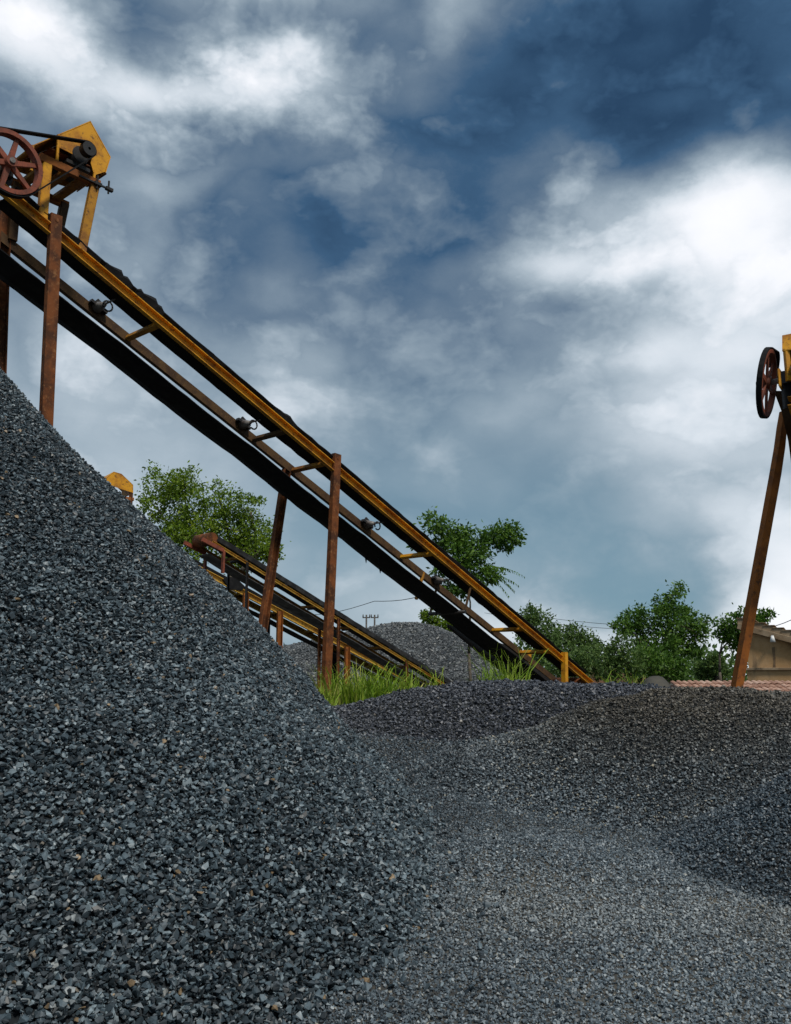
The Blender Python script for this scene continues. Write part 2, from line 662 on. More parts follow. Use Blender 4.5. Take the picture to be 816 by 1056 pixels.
def scatter_tree(name, coll):
    t = bpy.data.node_groups.new(name, 'GeometryNodeTree')
    t.interface.new_socket('Geometry', in_out='INPUT', socket_type='NodeSocketGeometry')
    t.interface.new_socket('Geometry', in_out='OUTPUT', socket_type='NodeSocketGeometry')
    gi, go = t.nodes.new('NodeGroupInput'), t.nodes.new('NodeGroupOutput')
    ci = t.nodes.new('GeometryNodeCollectionInfo')
    ci.inputs['Collection'].default_value = coll
    ci.inputs['Separate Children'].default_value = True
    ci.inputs['Reset Children'].default_value = True
    ip = t.nodes.new('GeometryNodeInstanceOnPoints')
    ip.inputs['Pick Instance'].default_value = True

    def attr(nm, ty):
        a = t.nodes.new('GeometryNodeInputNamedAttribute')
        a.data_type = ty
        a.inputs['Name'].default_value = nm
        return a.outputs[0]
    e2r = t.nodes.new('FunctionNodeEulerToRotation')
    t.links.new(attr('rot', 'FLOAT_VECTOR'), e2r.inputs[0])
    t.links.new(gi.outputs[0], ip.inputs['Points'])
    t.links.new(ci.outputs[0], ip.inputs['Instance'])
    t.links.new(attr('pick', 'INT'), ip.inputs['Instance Index'])
    t.links.new(e2r.outputs[0], ip.inputs['Rotation'])
    t.links.new(attr('size', 'FLOAT'), ip.inputs['Scale'])
    t.links.new(ip.outputs[0], go.inputs[0])
    return t


def point_cloud(name, P, size, tint, tree, parent, dust=None):
    n = len(P)
    if parent is not None:
        P = P - np.array(origin(parent))
    me = bpy.data.meshes.new(name)
    me.vertices.add(n)
    me.vertices.foreach_set('co', P.astype(np.float32).ravel())

    def put(nm, ty, data, key='value'):
        a = me.attributes.new(nm, ty, 'POINT')
        a.data.foreach_set(key, data)
    rot = rng.uniform(0, 6.283, (n, 3)).astype(np.float32)
    rot[:, :2] = rng.normal(0, .55, (n, 2))
    put('rot', 'FLOAT_VECTOR', rot.ravel(), 'vector')
    put('size', 'FLOAT', size.astype(np.float32))
    put('tint', 'FLOAT', tint.astype(np.float32))
    put('dust', 'FLOAT', (np.zeros(n) if dust is None else np.clip(dust, 0, 1)).astype(np.float32))
    put('pick', 'INT', rng.integers(0, 8, n).astype(np.int32))
    o = bpy.data.objects.new(name, me)
    COL.objects.link(o)
    o.parent = parent
    md = o.modifiers.new('scatter', 'NODES')
    md.node_group = tree
    tag(o, kind='stuff')
    return o


def sample_surface(key, x0, x1, y0, y1, density, size, spread, keep_px=(-430, 1240), far_fade=None):
    """random stone positions on one heap, where it is the topmost surface and near the view"""
    n = int((x1 - x0) * (y1 - y0) * density)
    x, y = rng.uniform(x0, x1, n), rng.uniform(y0, y1, n)
    f = HEAPS[key]
    z = f(x, y)
    ok = z > top_height(x, y, key) - .012
    e = .04
    zx, zy = (f(x + e, y) - z) / e, (f(x, y + e) - z) / e
    # more stones per plan area where the surface is steep
    steep = np.sqrt(1 + zx * zx + zy * zy)
    ok &= rng.uniform(0, 1, n) < steep / 1.45
    nv = np.stack([-zx, -zy, np.ones(n)], 1) / steep[:, None]
    vd = np.stack([x, y, z], 1) - np.array(CAM)
    ok &= -(nv * vd).sum(1) / np.linalg.norm(vd, axis=1) > -.22
    px, py = project(np.stack([x, y, z], 1))
    ok &= (px > keep_px[0]) & (px < keep_px[1]) & (py < 1270) & (py > -80)
    if far_fade is not None:
        ok &= rng.uniform(0, 1, n) < np.clip(far_fade / y, .25, 1) ** 2
    x, y, z, nv = x[ok], y[ok], z[ok], nv[ok]
    m = len(x)
    s = size * np.clip(np.exp(rng.normal(0, spread, m)), .35, 1.75)
    if far_fade is not None:
        s *= np.clip(y / far_fade, 1, 2)
    off = rng.uniform(-.45, .42, m) * s
    P = np.stack([x, y, z], 1) + nv * off[:, None]
    return P, s


def patchy(P, k=1.0):
    return .09 * lumps(P[:, 0], P[:, 1] + P[:, 2], .8 * k)


def tints(P, spread=.25, mean=.45, patch=1.0):
    t = rng.normal(mean, spread, len(P)) + patch * patchy(P)
    hot = t > .93
    t[hot] = rng.uniform(.55, .93, int(hot.sum()))
    odd = rng.uniform(0, 1, len(t)) < .012
    t[odd] = rng.uniform(.93, 1.0, int(odd.sum()))
    return np.clip(t, 0, 1)


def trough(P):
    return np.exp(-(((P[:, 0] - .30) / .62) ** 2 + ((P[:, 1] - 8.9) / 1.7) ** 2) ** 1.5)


def dusty_top(P):
    return 1.1 * np.exp(-(((P[:, 0] - 3.2) / 1.9) ** 2 + ((P[:, 1] - 9.5) / 1.3) ** 2) ** 1.4) + .8 * patchy(P, 1.7) + rng.normal(0, .12, len(P))


def heap_things():
    # --- the large coarse heap
    h = root('gravel_heap', (HEAP_C[0], HEAP_C[1], 0), 'huge steep heap of coarse slate-grey crushed stone below the tall conveyor', 'gravel heap', 'heaps of crushed stone')
    xs, ys = np.arange(-13, 3.2, .10), np.arange(1.4, 17.5, .10)
    height_sheet('heap_core', xs, ys, lambda x, y: big_heap(x, y) - .03, body_mat('heap_core', (.006, .008, .010), (.022, .027, .031), 30), h,
                 keep=lambda x, y, z: z > g_height(x, y) - .08)
    st = stone_mat('coarse_stone', SLATE)
    tree = scatter_tree('coarse_scatter', stone_collection('coarse_stones', st))
    P, s = sample_surface('big', -10.5, 2.2, 2.4, 12.5, 6300, .0335, .36)
    # stones that rolled out past the toe
    Pg, sg = sample_surface('ground', -2.5, 3.0, 3.2, 9.5, 2200, .037, .32)
    gap = g_height(Pg[:, 0], Pg[:, 1]) - big_cone(Pg[:, 0], Pg[:, 1])
    kk = rng.uniform(0, 1, len(Pg)) < np.exp(-np.clip(gap, 0, 9) / .16)
    Pa, sa = np.concatenate([P, Pg[kk]]), np.concatenate([s, sg[kk]])
    point_cloud('gravel', Pa, sa, tints(Pa, .34, .40, 1.3), tree, h)
    # the largest single stones lying on the slope
    d = np.linalg.norm(P - np.array(CAM), axis=1)
    px, py = project(P)
    vis = np.where((px > 0) & (px < 460) & (py > 420) & (py < 1060))[0]
    pick = vis[np.argsort(-(1 / d[vis] ** .7) * rng.uniform(.2, 1, len(vis)))][:300]
    sm2 = loose_mat()
    shapes = [stone_mesh(40 + i, sm2) for i in range(6)]
    og = origin(h)
    for k, i in enumerate(pick):
        o = bpy.data.objects.new('stone', shapes[k % 6])
        COL.objects.link(o)
        o.parent = h
        dz = np.array([.5, -.3, .75]) * .018
        o.location = Vector(P[i] + dz) - og
        o.rotation_euler = (random.gauss(0, .5), random.gauss(0, .5), random.uniform(0, 6.28))
        q = random.uniform(.038, .054)
        o.scale = (q, q, q)
    # --- smaller heaps
    specs = [
        ('brown', 'low rounded heap of fine brown-grey grit in front of the leaning post', (-1.6, 8.4, 6.2, 11.6), .026, GREY, 6200, 0.44),
        ('dark', 'long low bank of dark bluish grit behind the brown heap', (-3.2, 9.4, 9.4, 13.6), .028, NAVY, 4600, 0.42),
        ('blue', 'small heap of blue-grey chippings at the edge of the flat gravel', (.8, 7.4, 4.6, 9.2), .024, BLUE, 6200, 0.45),
    ]
    for key, label, (x0, x1, y0, y1), size, stops, dens, mean in specs:
        f = HEAPS[key]
        c = ((x0 + x1) / 2, (y0 + y1) / 2)
        h = root('gravel_heap', (c[0], c[1], float(g_height(np.array(c[0]), np.array(c[1])))), label, 'gravel heap', 'heaps of crushed stone')
        height_sheet('heap_core', np.arange(x0 - .8, x1 + .8, .09), np.arange(y0 - .8, y1 + .8, .09), lambda x, y, f=f: f(x, y) - .012,
                     body_mat('heap_core', (.010, .012, .013), (.035, .038, .040), 60), h, keep=lambda x, y, z: z > g_height(x, y) - .03)
        tree = scatter_tree('grit_scatter', stone_collection('grit', stone_mat('grit_' + key, stops)))
        P, s = sample_surface(key, x0, x1, y0, y1, dens, size, .30, far_fade=8.0)
        dst = {'brown': dusty_top, 'blue': lambda q: .05 + .7 * patchy(q, 2), 'dark': lambda q: .05 + .4 * patchy(q, 1.5)}[key](P)
        t = tints(P, .26, mean, 1.0)
        if key == 'brown':
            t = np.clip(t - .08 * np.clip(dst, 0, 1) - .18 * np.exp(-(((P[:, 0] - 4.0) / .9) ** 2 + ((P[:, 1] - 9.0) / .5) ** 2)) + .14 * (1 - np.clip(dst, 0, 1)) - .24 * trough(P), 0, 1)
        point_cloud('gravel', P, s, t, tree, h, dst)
    # --- the flat gravel of the yard
    tree = scatter_tree('yard_scatter', stone_collection('yard_grit', stone_mat('yard_grit', GREY)))
    P, s = sample_surface('ground', -3.2, 8.2, 3.2, 12.5, 10500, .0192, .36, far_fade=8.0)
    t = tints(P, .26, .44, 1.0)
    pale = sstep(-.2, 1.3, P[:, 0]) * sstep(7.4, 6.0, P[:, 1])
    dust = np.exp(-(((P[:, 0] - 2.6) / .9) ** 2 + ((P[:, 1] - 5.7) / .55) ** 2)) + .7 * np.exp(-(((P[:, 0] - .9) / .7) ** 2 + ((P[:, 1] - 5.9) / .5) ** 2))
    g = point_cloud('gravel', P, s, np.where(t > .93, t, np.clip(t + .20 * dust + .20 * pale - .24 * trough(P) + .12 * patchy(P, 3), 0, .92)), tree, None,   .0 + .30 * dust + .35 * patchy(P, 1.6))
    tag(g, 'flat spread of fine grey chippings covering the yard floor', 'gravel')


def loose_mat():
    m, n, b = material('loose_stone', 0.62, 0.38)
    oi = n.n('ShaderNodeObjectInfo').outputs['Random']
    col = n.ramp(oi, [(0, (.030, .037, .043)), (.4, (.075, .092, .104)), (.8, (.14, .165, .18)), (.965, (.25, .265, .26)), (.975, (.16, .11, .06)), (1, (.24, .17, .10))])
    p = n.n('ShaderNodeTexCoord').outputs['Object']
    col = n.mix(1.0, col, n.ramp(n.noise(p, 1.7, 4, .6), [(.3, .65), (.7, 1.35)]), 'MULTIPLY')
    n.l(col, b.inputs['Base Color'])
    return m


heap_things()

# far pale heap behind the small conveyors
FH = at(428, 643, 42)


def far_heap_h(x, y):
    r = np.sqrt(((x - FH.x) / np.where(x < FH.x, 2.4, 1.36)) ** 2 + (y - FH.y) ** 2 + .8)
    return np.maximum(FH.z - .62 * (r - .9) + .05 * lumps(x, y, .8), 0.6)


def far_heap():
    h = root('gravel_heap', (FH.x, FH.y, BACK), 'distant pale grey stone heap seen between the small conveyors and the tall one', 'gravel heap', 'heaps of crushed stone')
    height_sheet('heap_core', np.arange(FH.x - 13, FH.x + 9, .25), np.arange(FH.y - 8, FH.y + 8, .25), far_heap_h,
                 body_mat('pale_core', (.012, .014, .016), (.05, .054, .057), 9), h, keep=lambda x, y, z: z > .9)
    tree = scatter_tree('pale_scatter', stone_collection('pale_stones', stone_mat('pale_stone', PALE)))
    n = 42000
    x, y = rng.uniform(FH.x - 13, FH.x + 8, n), rng.uniform(FH.y - 7, FH.y + 2, n)
    z = far_heap_h(x, y)
    ok = z > 1.0
    P = np.stack([x, y, z], 1)[ok]
    point_cloud('gravel', P, .12 * np.exp(rng.normal(0, .3, len(P))), tints(P, .25, .42), tree, h)


far_heap()


# ------------------------------------------------------------------ conveyors
class Frame:
    """conveyor axes: s down the incline from head to tail, u across (0 = side facing the camera), v square to both"""

    def __init__(self, A, B, flip=False):
        self.A, self.B = Vector(A), Vector(B)
        d = self.B - self.A
        self.L = d.length
        self.d = d.normalized()
        h = Vector((d.x, d.y, 0)).normalized()
        self.h = h
        n = Vector((-h.y, h.x, 0))
        if n.y < 0: n = -n
        if flip: n = -n
        self.n = n
        k = self.d.cross(n)
        self.k = k if k.z > 0 else -k

    def p(self, s, u, v=0.0):
        return self.A + self.d * s + self.n * u + self.k * v

    def on_plane(self, px, py, u):
        """where the sight line of a point meets the upright plane at offset u"""
        r = ray(px, py)
        o = self.A + self.n * u
        t = (o - CAM).dot(self.n) / r.dot(self.n)
        return CAM + r * t

    def s_of(self, px, py, u=0.0):
        q = self.on_plane(px, py, u)
        hl = math.hypot(self.d.x, self.d.y)
        return (q - self.A).dot(self.h) / hl


def belt_strip(fr, prof, s0, s1, n, wob=0.0, sag=0.0, seed=0):
    """a rubber belt with thickness; prof = list of (u, v) from one edge to the other"""
    r = random.Random(seed)
    rows = []
    t = .014
    for i in range(n + 1):
        s = s0 + (s1 - s0) * i / n
        dv = sag * math.sin(math.pi * ((i / n * 6) % 1.0)) + (r.gauss(0, wob) if wob else 0)
        lo = [fr.p(s, u, v + dv) for u, v in prof]
        hi = [fr.p(s, u, v + dv + t) for u, v in prof[::-1]]
        rows.append(lo + hi)
    return MB().strip(rows)


def wheel(parent, c, axis, r, width, mat, name='drive_wheel', spokes=6, inner=.86):
    w = MB().ring(c, axis, r, r * inner, width, 48)
    w.ring(c, axis, r * 1.03, r * .97, width * .22, 48)
    rim = w.build(name, mat, parent)
    ax = Vector(axis).normalized()
    x = ax.orthogonal().normalized()
    y = ax.cross(x)
    c = Vector(c)
    MB().tube(c - ax * width * .75, c + ax * width * .75, r * .17, n=20).build('hub', mat, rim)
    for i in range(spokes):
        t = 2 * math.pi * i / spokes + .32
        e = x * math.cos(t) + y * math.sin(t)
        side = ax.cross(e)
        a, b = c + e * r * .15, c + e * r * .88
        wa, wb, th = r * .085, r * .06, width * .18
        m = MB()
        m.strip([[a + side * wa - ax * th, a + side * wa + ax * th, a - side * wa + ax * th, a - side * wa - ax * th],
                 [b + side * wb - ax * th, b + side * wb + ax * th, b - side * wb + ax * th, b - side * wb - ax * th]])
        m.build('spoke', mat, rim)
    return rim


def loop_belt(c1, r1, c2, r2, axis, w, t):
    """open drive belt round two pulleys"""
    ax = Vector(axis).normalized()
    c1, c2 = Vector(c1), Vector(c2)
    d = c2 - c1
    D = d.length
    e = d / D
    f = ax.cross(e)
    a = math.acos((r1 - r2) / D)
    pts = []
    for i in range(25):
        th = a + (2 * math.pi - 2 * a) * i / 24
        pts.append((c1, e * math.cos(th) + f * math.sin(th), r1))
    for i in range(13):
        th = -a + 2 * a * i / 12
        pts.append((c2, e * math.cos(th) + f * math.sin(th), r2))
    m = MB()
    n = len(pts)
    vs = []
    for c, q, r in pts:
        vs += [c + q * r - ax * w / 2, c + q * r + ax * w / 2, c + q * (r + t) + ax * w / 2, c + q * (r + t) - ax * w / 2]
    fs = []
    for i in range(n):
        j = (i + 1) % n
        for k in range(4):
            l = (k + 1) % 4
            fs.append((i * 4 + k, j * 4 + k, j * 4 + l, i * 4 + l))
    return m.add(vs, fs)


def post(parent, top, bot, w, along, mat, across):
    """rolled channel post with a bolted cap"""
    top, bot = Vector(top), Vector(bot)
    d = (top - bot).normalized()
    a = Vector(along) - d * Vector(along).dot(d)
    a.normalize()
    b = d.cross(a).normalized()
    if b.dot(Vector(across)) < 0: b = -b
    m = MB().channel(bot - a * 0, top, w, w * .55, w * .10, a, -b)
    o = m.build('post', mat, parent)
    q = top - d * w * .55 - b * w * .02
    MB().tube(q - b * (w * .10), q + b * (w * .06), w * .16, n=6).build('bolt', M['rust'], o)
    return o


def rail(parent, fr, u, s0, s1, h, side, mat):
    return MB().channel(fr.p(s0, u), fr.p(s1, u), h, h * .55, h * .09, fr.k, side).build('side_rail', mat, parent)


def idler(parent, fr, s, u0, u1, v, r0, r1, mat):
    """bracket on the far rail with a tapered trough roller on a shaft"""
    b = MB().prism([fr.p(s - .10, u0, .03), fr.p(s + .10, u0, .03), fr.p(s + .07, u0, v + .11), fr.p(s - .05, u0, v + .13)], fr.n * .03)
    b.bar(fr.p(s - .14, u0 - .02, .06), fr.p(s + .14, u0 - .02, .06), .08, .05, fr.k)
    bo = b.build('idler', M['dark'], parent)
    m = MB().tube(fr.p(s, u0, v), fr.p(s, u0 + (u1 - u0) * .45, v - .005), r0, r1, 16)
    m.tube(fr.p(s, u0 + (u1 - u0) * .45, v - .005), fr.p(s, u1, v - .01), r1 * .55, r1 * .4, 10)
    m.build('roller', mat, bo)
    pts = [fr.p(s + .02 + .075 * math.sin(t), u0 + (u1 - u0) * .62, v - .055 - .075 * math.cos(t)) for t in np.linspace(-.3, 5.6, 12)]
    MB().path(pts, [.013] * 12, 6).build('hook', M['dark'], bo)
    return bo


def conveyor_one():
    A, B = at(20, 212, 10.0), at(600, 698, 20.5)
    fr = Frame(A, B)
    w = .80
    c = root('belt_conveyor', (A.x + 2, A.y + 2, BACK), 'tall yellow and rust belt conveyor climbing over the coarse heap', 'conveyor', 'belt conveyors of the stone crusher')
    s_end = fr.L + .45
    s_head = -.75
    rail(c, fr, 0, s_head, s_end, .135, -fr.n, M['yellow'])
    rail(c, fr, w, s_head, s_end, .135, fr.n, M['brown'])
    # cross pieces between the rails
    for (px, py, mt) in ((165, 332, 'yellow_worn'), (296, 444, 'brown'), (336, 477, 'yellow_worn'), (447, 571, 'yellow'), (540, 648, 'yellow'), (568, 671, 'yellow'), (-10, 190, 'brown')):
        s = fr.s_of(px, py)
        MB().bar(fr.p(s, .02, -.02), fr.p(s, w - .02, -.02), .085, .07, fr.k).build('cross_member', M[mt], c)
    # belts
    carry = [(-.035, .165), (.02, .10), (.12, .07), (.42, .05)]
    belt_strip(fr, carry, s_head + .6, fr.L + .1, 90, .004, .0, 3).build('carrying_belt', M['rubber'], c)
    ret = [(.10, -.60), (.20, -.635), (.48, -.645), (.66, -.60)]
    rb = belt_strip(fr, ret, s_head + .2, fr.L + .2, 80, .003, -.025, 5)
    ro = rb.build('return_belt', M['rubber'], c)
    # lips and torn edges hanging from the belts
    r = random.Random(5)
    for i in range(16):
        s = fr.L * r.uniform(.46, .80)
        a = fr.p(s, r.uniform(.2, .6), -.64)
        hgt = r.uniform(.03, .13)
        wv = r.uniform(.012, .03)
        MB().prism([a - fr.d * wv, a + fr.d * wv, a + fr.d * wv * .3 - Vector((0, 0, hgt))], fr.n * .012).build('rubber_shred', M['rubber'], ro)
    for s, ln, hh in ((fr.s_of(70, 245), .9, .07), (fr.s_of(118, 285), .45, .12), (fr.s_of(150, 312), .5, .13), (fr.s_of(205, 355), .9, .06), (fr.s_of(292, 430), .55, .10), (fr.s_of(400, 525), 1.1, .05), (fr.s_of(470, 588), 1.4, .06)):
        m = MB()
        rows = []
        k = 9
        for i in range(k):
            q = s - ln / 2 + ln * i / (k - 1)
            e = hh * (.35 + .65 * math.sin(math.pi * (i + .5) / k)) * r.uniform(.6, 1.15)
            rows.append([fr.p(q, -.02, .10), fr.p(q, -.05, .13 + e * .6), fr.p(q, .0, .15 + e), fr.p(q, .05, .12)])
        m.strip(rows).build('rubber_skirt', M['rubber'], c)
    # idlers
    for px, py in ((98, 320), (248, 438), (376, 542), (448, 600)):
        s = fr.s_of(px, py, w)
        idler(c, fr, s, w - .03, w - .48, .055, .085, .03, M['steel'])
    for px, py in ((485, 645),):
        s = fr.s_of(px, py - 45, 0)
        b = MB().tube(fr.p(s, -.05, -.62), fr.p(s, w + .05, -.62), .035, n=12).build('return_roller', M['dark'], c)
        for u in (-.03, w + .03):
            MB().bar(fr.p(s, u, -.64), fr.p(s, u, -.05), .03, .045, fr.d).build('hanger', M['brown'], b)
    # trestle posts (bases in the ground behind the heap)
    def down(p, q, z):
        d = (Vector(q) - Vector(p))
        return Vector(p) + d * ((z - p.z) / d.z)
    na, nb = -.075, w + .075
    t1, b1 = fr.on_plane(59, 221, na), fr.on_plane(49, 440, na)
    post(c, t1, down(t1, b1, .9), .15, fr.h, M['rust'], -fr.n)
    t2, b2 = fr.on_plane(349, 468, na), fr.on_plane(337.5, 722, na)
    post(c, t2, down(t2, b2, min(b2.z - .05, .9)), .152, fr.h, M['rust'], -fr.n)
    t3, b3 = fr.on_plane(294, 485, nb), fr.on_plane(270, 643, nb)
    post(c, t3, down(t3, b3, .9), .15, fr.h, M['rust'], fr.n)
    t4, b4 = fr.on_plane(4, 210, nb), fr.on_plane(0, 330, nb)
    post(c, t4, down(t4, b4, .9), .15, fr.h, M['rust'], fr.n)
    for u in (-.075, w + .075):
        s = fr.s_of(578, 682)
        MB().bar(fr.p(s, u, .16), Vector((fr.p(s, u).x, fr.p(s, u).y, 1.0)), .13, .11, fr.h).build('post', M['yellow'], c)
    MB().bar(fr.p(fr.s_of(437, 605, w), w + .02, .05), fr.p(fr.s_of(437, 605, w), w + .02, -.55), .06, .05, fr.h).build('hanger', M['yellow_worn'], c)
    # boot and skirting at the tail
    s0, s1 = fr.L - 4.2, fr.L + .4
    MB().prism([fr.p(s0, w * .93, -.62), fr.p(s0 + 2.0, w * .93, -.16), fr.p(s1, w * .93, -.12), fr.p(s1, w * .93, -.85), fr.p(s0, w * .93, -.68)], -fr.n * .02).build('boot_plate', M['dark'], c)
    MB().tube(fr.p(fr.L + .2, .03, -.12), fr.p(fr.L + .2, w - .03, -.12), .17, n=20).build('tail_pulley', M['rust'], c)
    # ---- head drive
    wc = fr.on_plane(9.5, 168, -.22)
    rad = .405
    ax = fr.n
    hp = wc + ax * .30
    MB().tube(hp, hp + ax * .62, .20, n=24).build('head_pulley', M['dark'], c)
    MB().tube(wc - ax * .10, hp + ax * .86, .035, n=12).build('shaft', M['steel'], c)
    wheel(c, wc, ax, rad, .11, M['red'])
    for u in (0.0, w):
        q = Vector((hp.x, hp.y, hp.z)) + ax * (u - .08 + (.0 if u else .0))
        base = fr.p((q - fr.A).dot(fr.d), u, .06)
        m = MB().bar(base, base + Vector((0, 0, .34)), .14, .10, fr.h)
        m.bar(q - fr.h * .14, q + fr.h * .14, .10, .13)
        m.build('bearing', M['dark'], c)
    # motor platform: level, standing on four legs on the rails
    def pl(px, py, u):
        return fr.on_plane(px, py, u)
    lf = [pl(48.5, 166, 0), pl(98, 190, 0)]
    zt = lf[0].z
    e0, e1 = lf[0], Vector((lf[1].x, lf[1].y, zt))
    for u in (0, w):
        for q, mt in ((e0, 'yellow'), (e1, 'yellow_worn')):
            top = q + ax * u
            lean = fr.h * (-.02 if q is e0 else -.15)
            s = (Vector((q.x, q.y, 0)) + lean - Vector((fr.A.x, fr.A.y, 0))).dot(fr.h) / math.hypot(fr.d.x, fr.d.y)
            MB().bar(fr.p(s, u, .05), top, .085, .12, fr.h).build('platform_leg', M[mt if u == 0 else 'brown'], c)
    for u in (-.01, w + .01):
        MB().bar(e0 + ax * u - fr.h * .10, e1 + ax * u + fr.h * .06, .07, .11).build('platform_beam', M['rust_orange'], c)
    for q in (.1, .45, .8):
        a = e0.lerp(e1, q) + Vector((0, 0, .015))
        MB().bar(a + ax * .03, a + ax * (w - .03), .12, .06).build('platform_beam', M['yellow_worn'], c)
    # bolts / tension rods sticking out below the platform
    for q, ln in ((.62, .26), (1.0, .17)):
        a = e0.lerp(e1, q) - Vector((0, 0, .03)) - ax * .06
        m = MB().bar(a, a + fr.h * ln, .025, .025)
        m.bar(a + fr.h * ln + Vector((0, 0, .12)), a + fr.h * ln - Vector((0, 0, .07)), .022, .022)
        m.bar(a + fr.h * ln - fr.h * .04, a + fr.h * ln + fr.h * .06, .05, .05)
        m.build('tension_rod', M['dark'], c)
    # motor with cooling fins, its pulley and the drive belt
    mp = pl(90.5, 154.5, -.18)
    mc = mp + ax * .16
    mo = MB().tube(mc, mc + ax * .52, .115, n=24).build('motor', M['dark'], c)
    for i in range(14):
        t = 2 * math.pi * i / 14
        e = fr.h * math.cos(t) + Vector((0, 0, 1)) * math.sin(t)
        MB().bar(mc + e * .122 + ax * .06, mc + e * .122 + ax * .46, .012, .03, e).build('cooling_fin', M['dark'], mo)
    MB().bar(mc + Vector((0, 0, -.14)) + ax * .05, mc + Vector((0, 0, -.14)) + ax * .48, .34, .05).build('motor_foot', M['dark'], c)
    MB().ring(mp, ax, .095, .02, .10, 28).build('motor_pulley', M['dark'], c)
    db = loop_belt(wc, rad * 1.015, mp, .095, ax, .085, .016)
    db.build('drive_belt', M['rubber'], c)
    # sheet-metal hood: a gabled cover with an open underside, walls with thickness
    prof = [pl(33, 150, .0), pl(60, 138.5, .0), pl(93.5, 124.5, .0), pl(114.5, 162, .0), pl(109.5, 178, .0)]
    hood = MB()
    th = .012
    dpt = ax * (w - .05)
    cen = sum(prof, Vector()) / 5
    for i in range(4):
        a, b = prof[i], prof[i + 1]
        nn = (b - a).cross(ax).normalized() * th
        if nn.dot(cen - (a + b) / 2) < 0: nn = -nn
        hood.prism([a, b, b + nn, a + nn], dpt)
    ho = hood.build('motor_hood', M['yellow'], c, 'gabled yellow sheet-metal motor cover')
    face = [pl(60, 139.2, .0), pl(93.3, 125.8, .0), pl(113.6, 162, .0), pl(108.5, 177, .0), pl(97.5, 180.5, .0), pl(94, 168, .0), pl(97.2, 156, .0), pl(94.5, 148, .0), pl(87, 145, .0), pl(83, 149, .0), pl(81.5, 162, .0), pl(60, 151, .0)]
    MB().prism([p + ax * .004 for p in face], ax * .012).build('hood_end', M['yellow'], ho)
    face2 = [pl(35, 150.5, .0), pl(60, 139.8, .0), pl(93.3, 126, .0), pl(113.6, 162, .0), pl(108.5, 176, .0), pl(60, 160, .0)]
    MB().prism([p + ax * (w - .07) for p in face2], ax * .012).build('hood_end', M['yellow_worn'], ho)
    for px, py, py2 in ((60.5, 139, 166), (34, 150, 176), (97.8, 178, 188)):
        a, b = pl(px, py, -.004), pl(px - 1.5, py2, -.004)
        MB().bar(a, b, .03, .03, fr.h).build('hood_stay', M['yellow'], ho)
    gd = MB().bar(pl(42, 160, .35), pl(100, 186, .35), .50, .02)
    gd.build('platform_plate', M['rust'], c)
    return fr


FR1 = conveyor_one()


def lay(fr, c, w, s0, s1, rh, mats, belt_mat, ret_mat, drop, belt_u=(0.0, 1.0)):
    rail(c, fr, 0, s0, s1, rh, -fr.n, mats[0])
    rail(c, fr, w, s0, s1, rh, fr.n, mats[1])
    u0, u1 = w * belt_u[0], w * belt_u[1]
    prof = [(u0 - .03, .20), (u0 - .01, .10), (u0 + w * .2, .08), (u1 - w * .2, .08), (u1 + .02, .22)]
    belt_strip(fr, prof, s0 + .1, s1 - .1, 40, .004, 0, 9).build('carrying_belt', belt_mat, c)
    prof = [(w * .12, -drop), (w * .88, -drop)]
    belt_strip(fr, prof, s0 + .1, s1 - .3, 40, .003, -.02, 8).build('return_belt', ret_mat, c)
    n = max(3, int((s1 - s0) / 1.4))
    for i in range(n):
        s = s0 + (s1 - s0) * (i + .6) / n
        MB().bar(fr.p(s, .02, 0), fr.p(s, w - .02, 0), .07, .06, fr.k).build('cross_member', mats[1], c)
        MB().tube(fr.p(s + .25, .0, .08), fr.p(s + .25, w, .08), .045, n=10).build('roller', M['dark'], c)


def plumb_post(c, fr, s, u, w, mat, lean=0.0, v=0.0):
    t = fr.p(s, u, v)
    b = Vector((t.x, t.y, .95)) - fr.h * lean
    post(c, t, b, w, fr.h, mat, fr.n)


def conveyor_two():
    A, B = at(222, 561, 21.0), at(474, 716, 28.0)
    fr = Frame(A, B)
    c = root('belt_conveyor', (A.x + 1, A.y + 2, BACK), 'small conveyor with rusty open end pulley and grey belt behind the coarse heap', 'conveyor', 'belt conveyors of the stone crusher')
    w = .62
    lay(fr, c, w, -.1, fr.L + 1.1, .07, (M['yellow_pale'], M['yellow_worn']), M['rubber_dusty'], M['rubber_grey'], .27)
    e = fr.p(-.12, 0, .08)
    MB().tube(e + fr.n * .0, e + fr.n * w, .16, n=24).build('head_pulley', M['rust'], c)
    for u in (-.06, w + .06):
        m = MB().bar(fr.p(-.42, u, -.10), fr.p(.25, u, -.06), .05, .10, fr.k)
        q = fr.p(.25, u, -.06)
        m.bar(q, q - Vector((0, 0, .55)), .09, .06, fr.h)
        m.build('end_frame', M['red'], c)
    for s, mt in ((1.0, 'dark'), (4.4, 'rust'), (7.4, 'rust')):
        for u in (-.07, w + .07):
            plumb_post(c, fr, s, u, .06 if mt == 'dark' else .085, M[mt])
    return fr


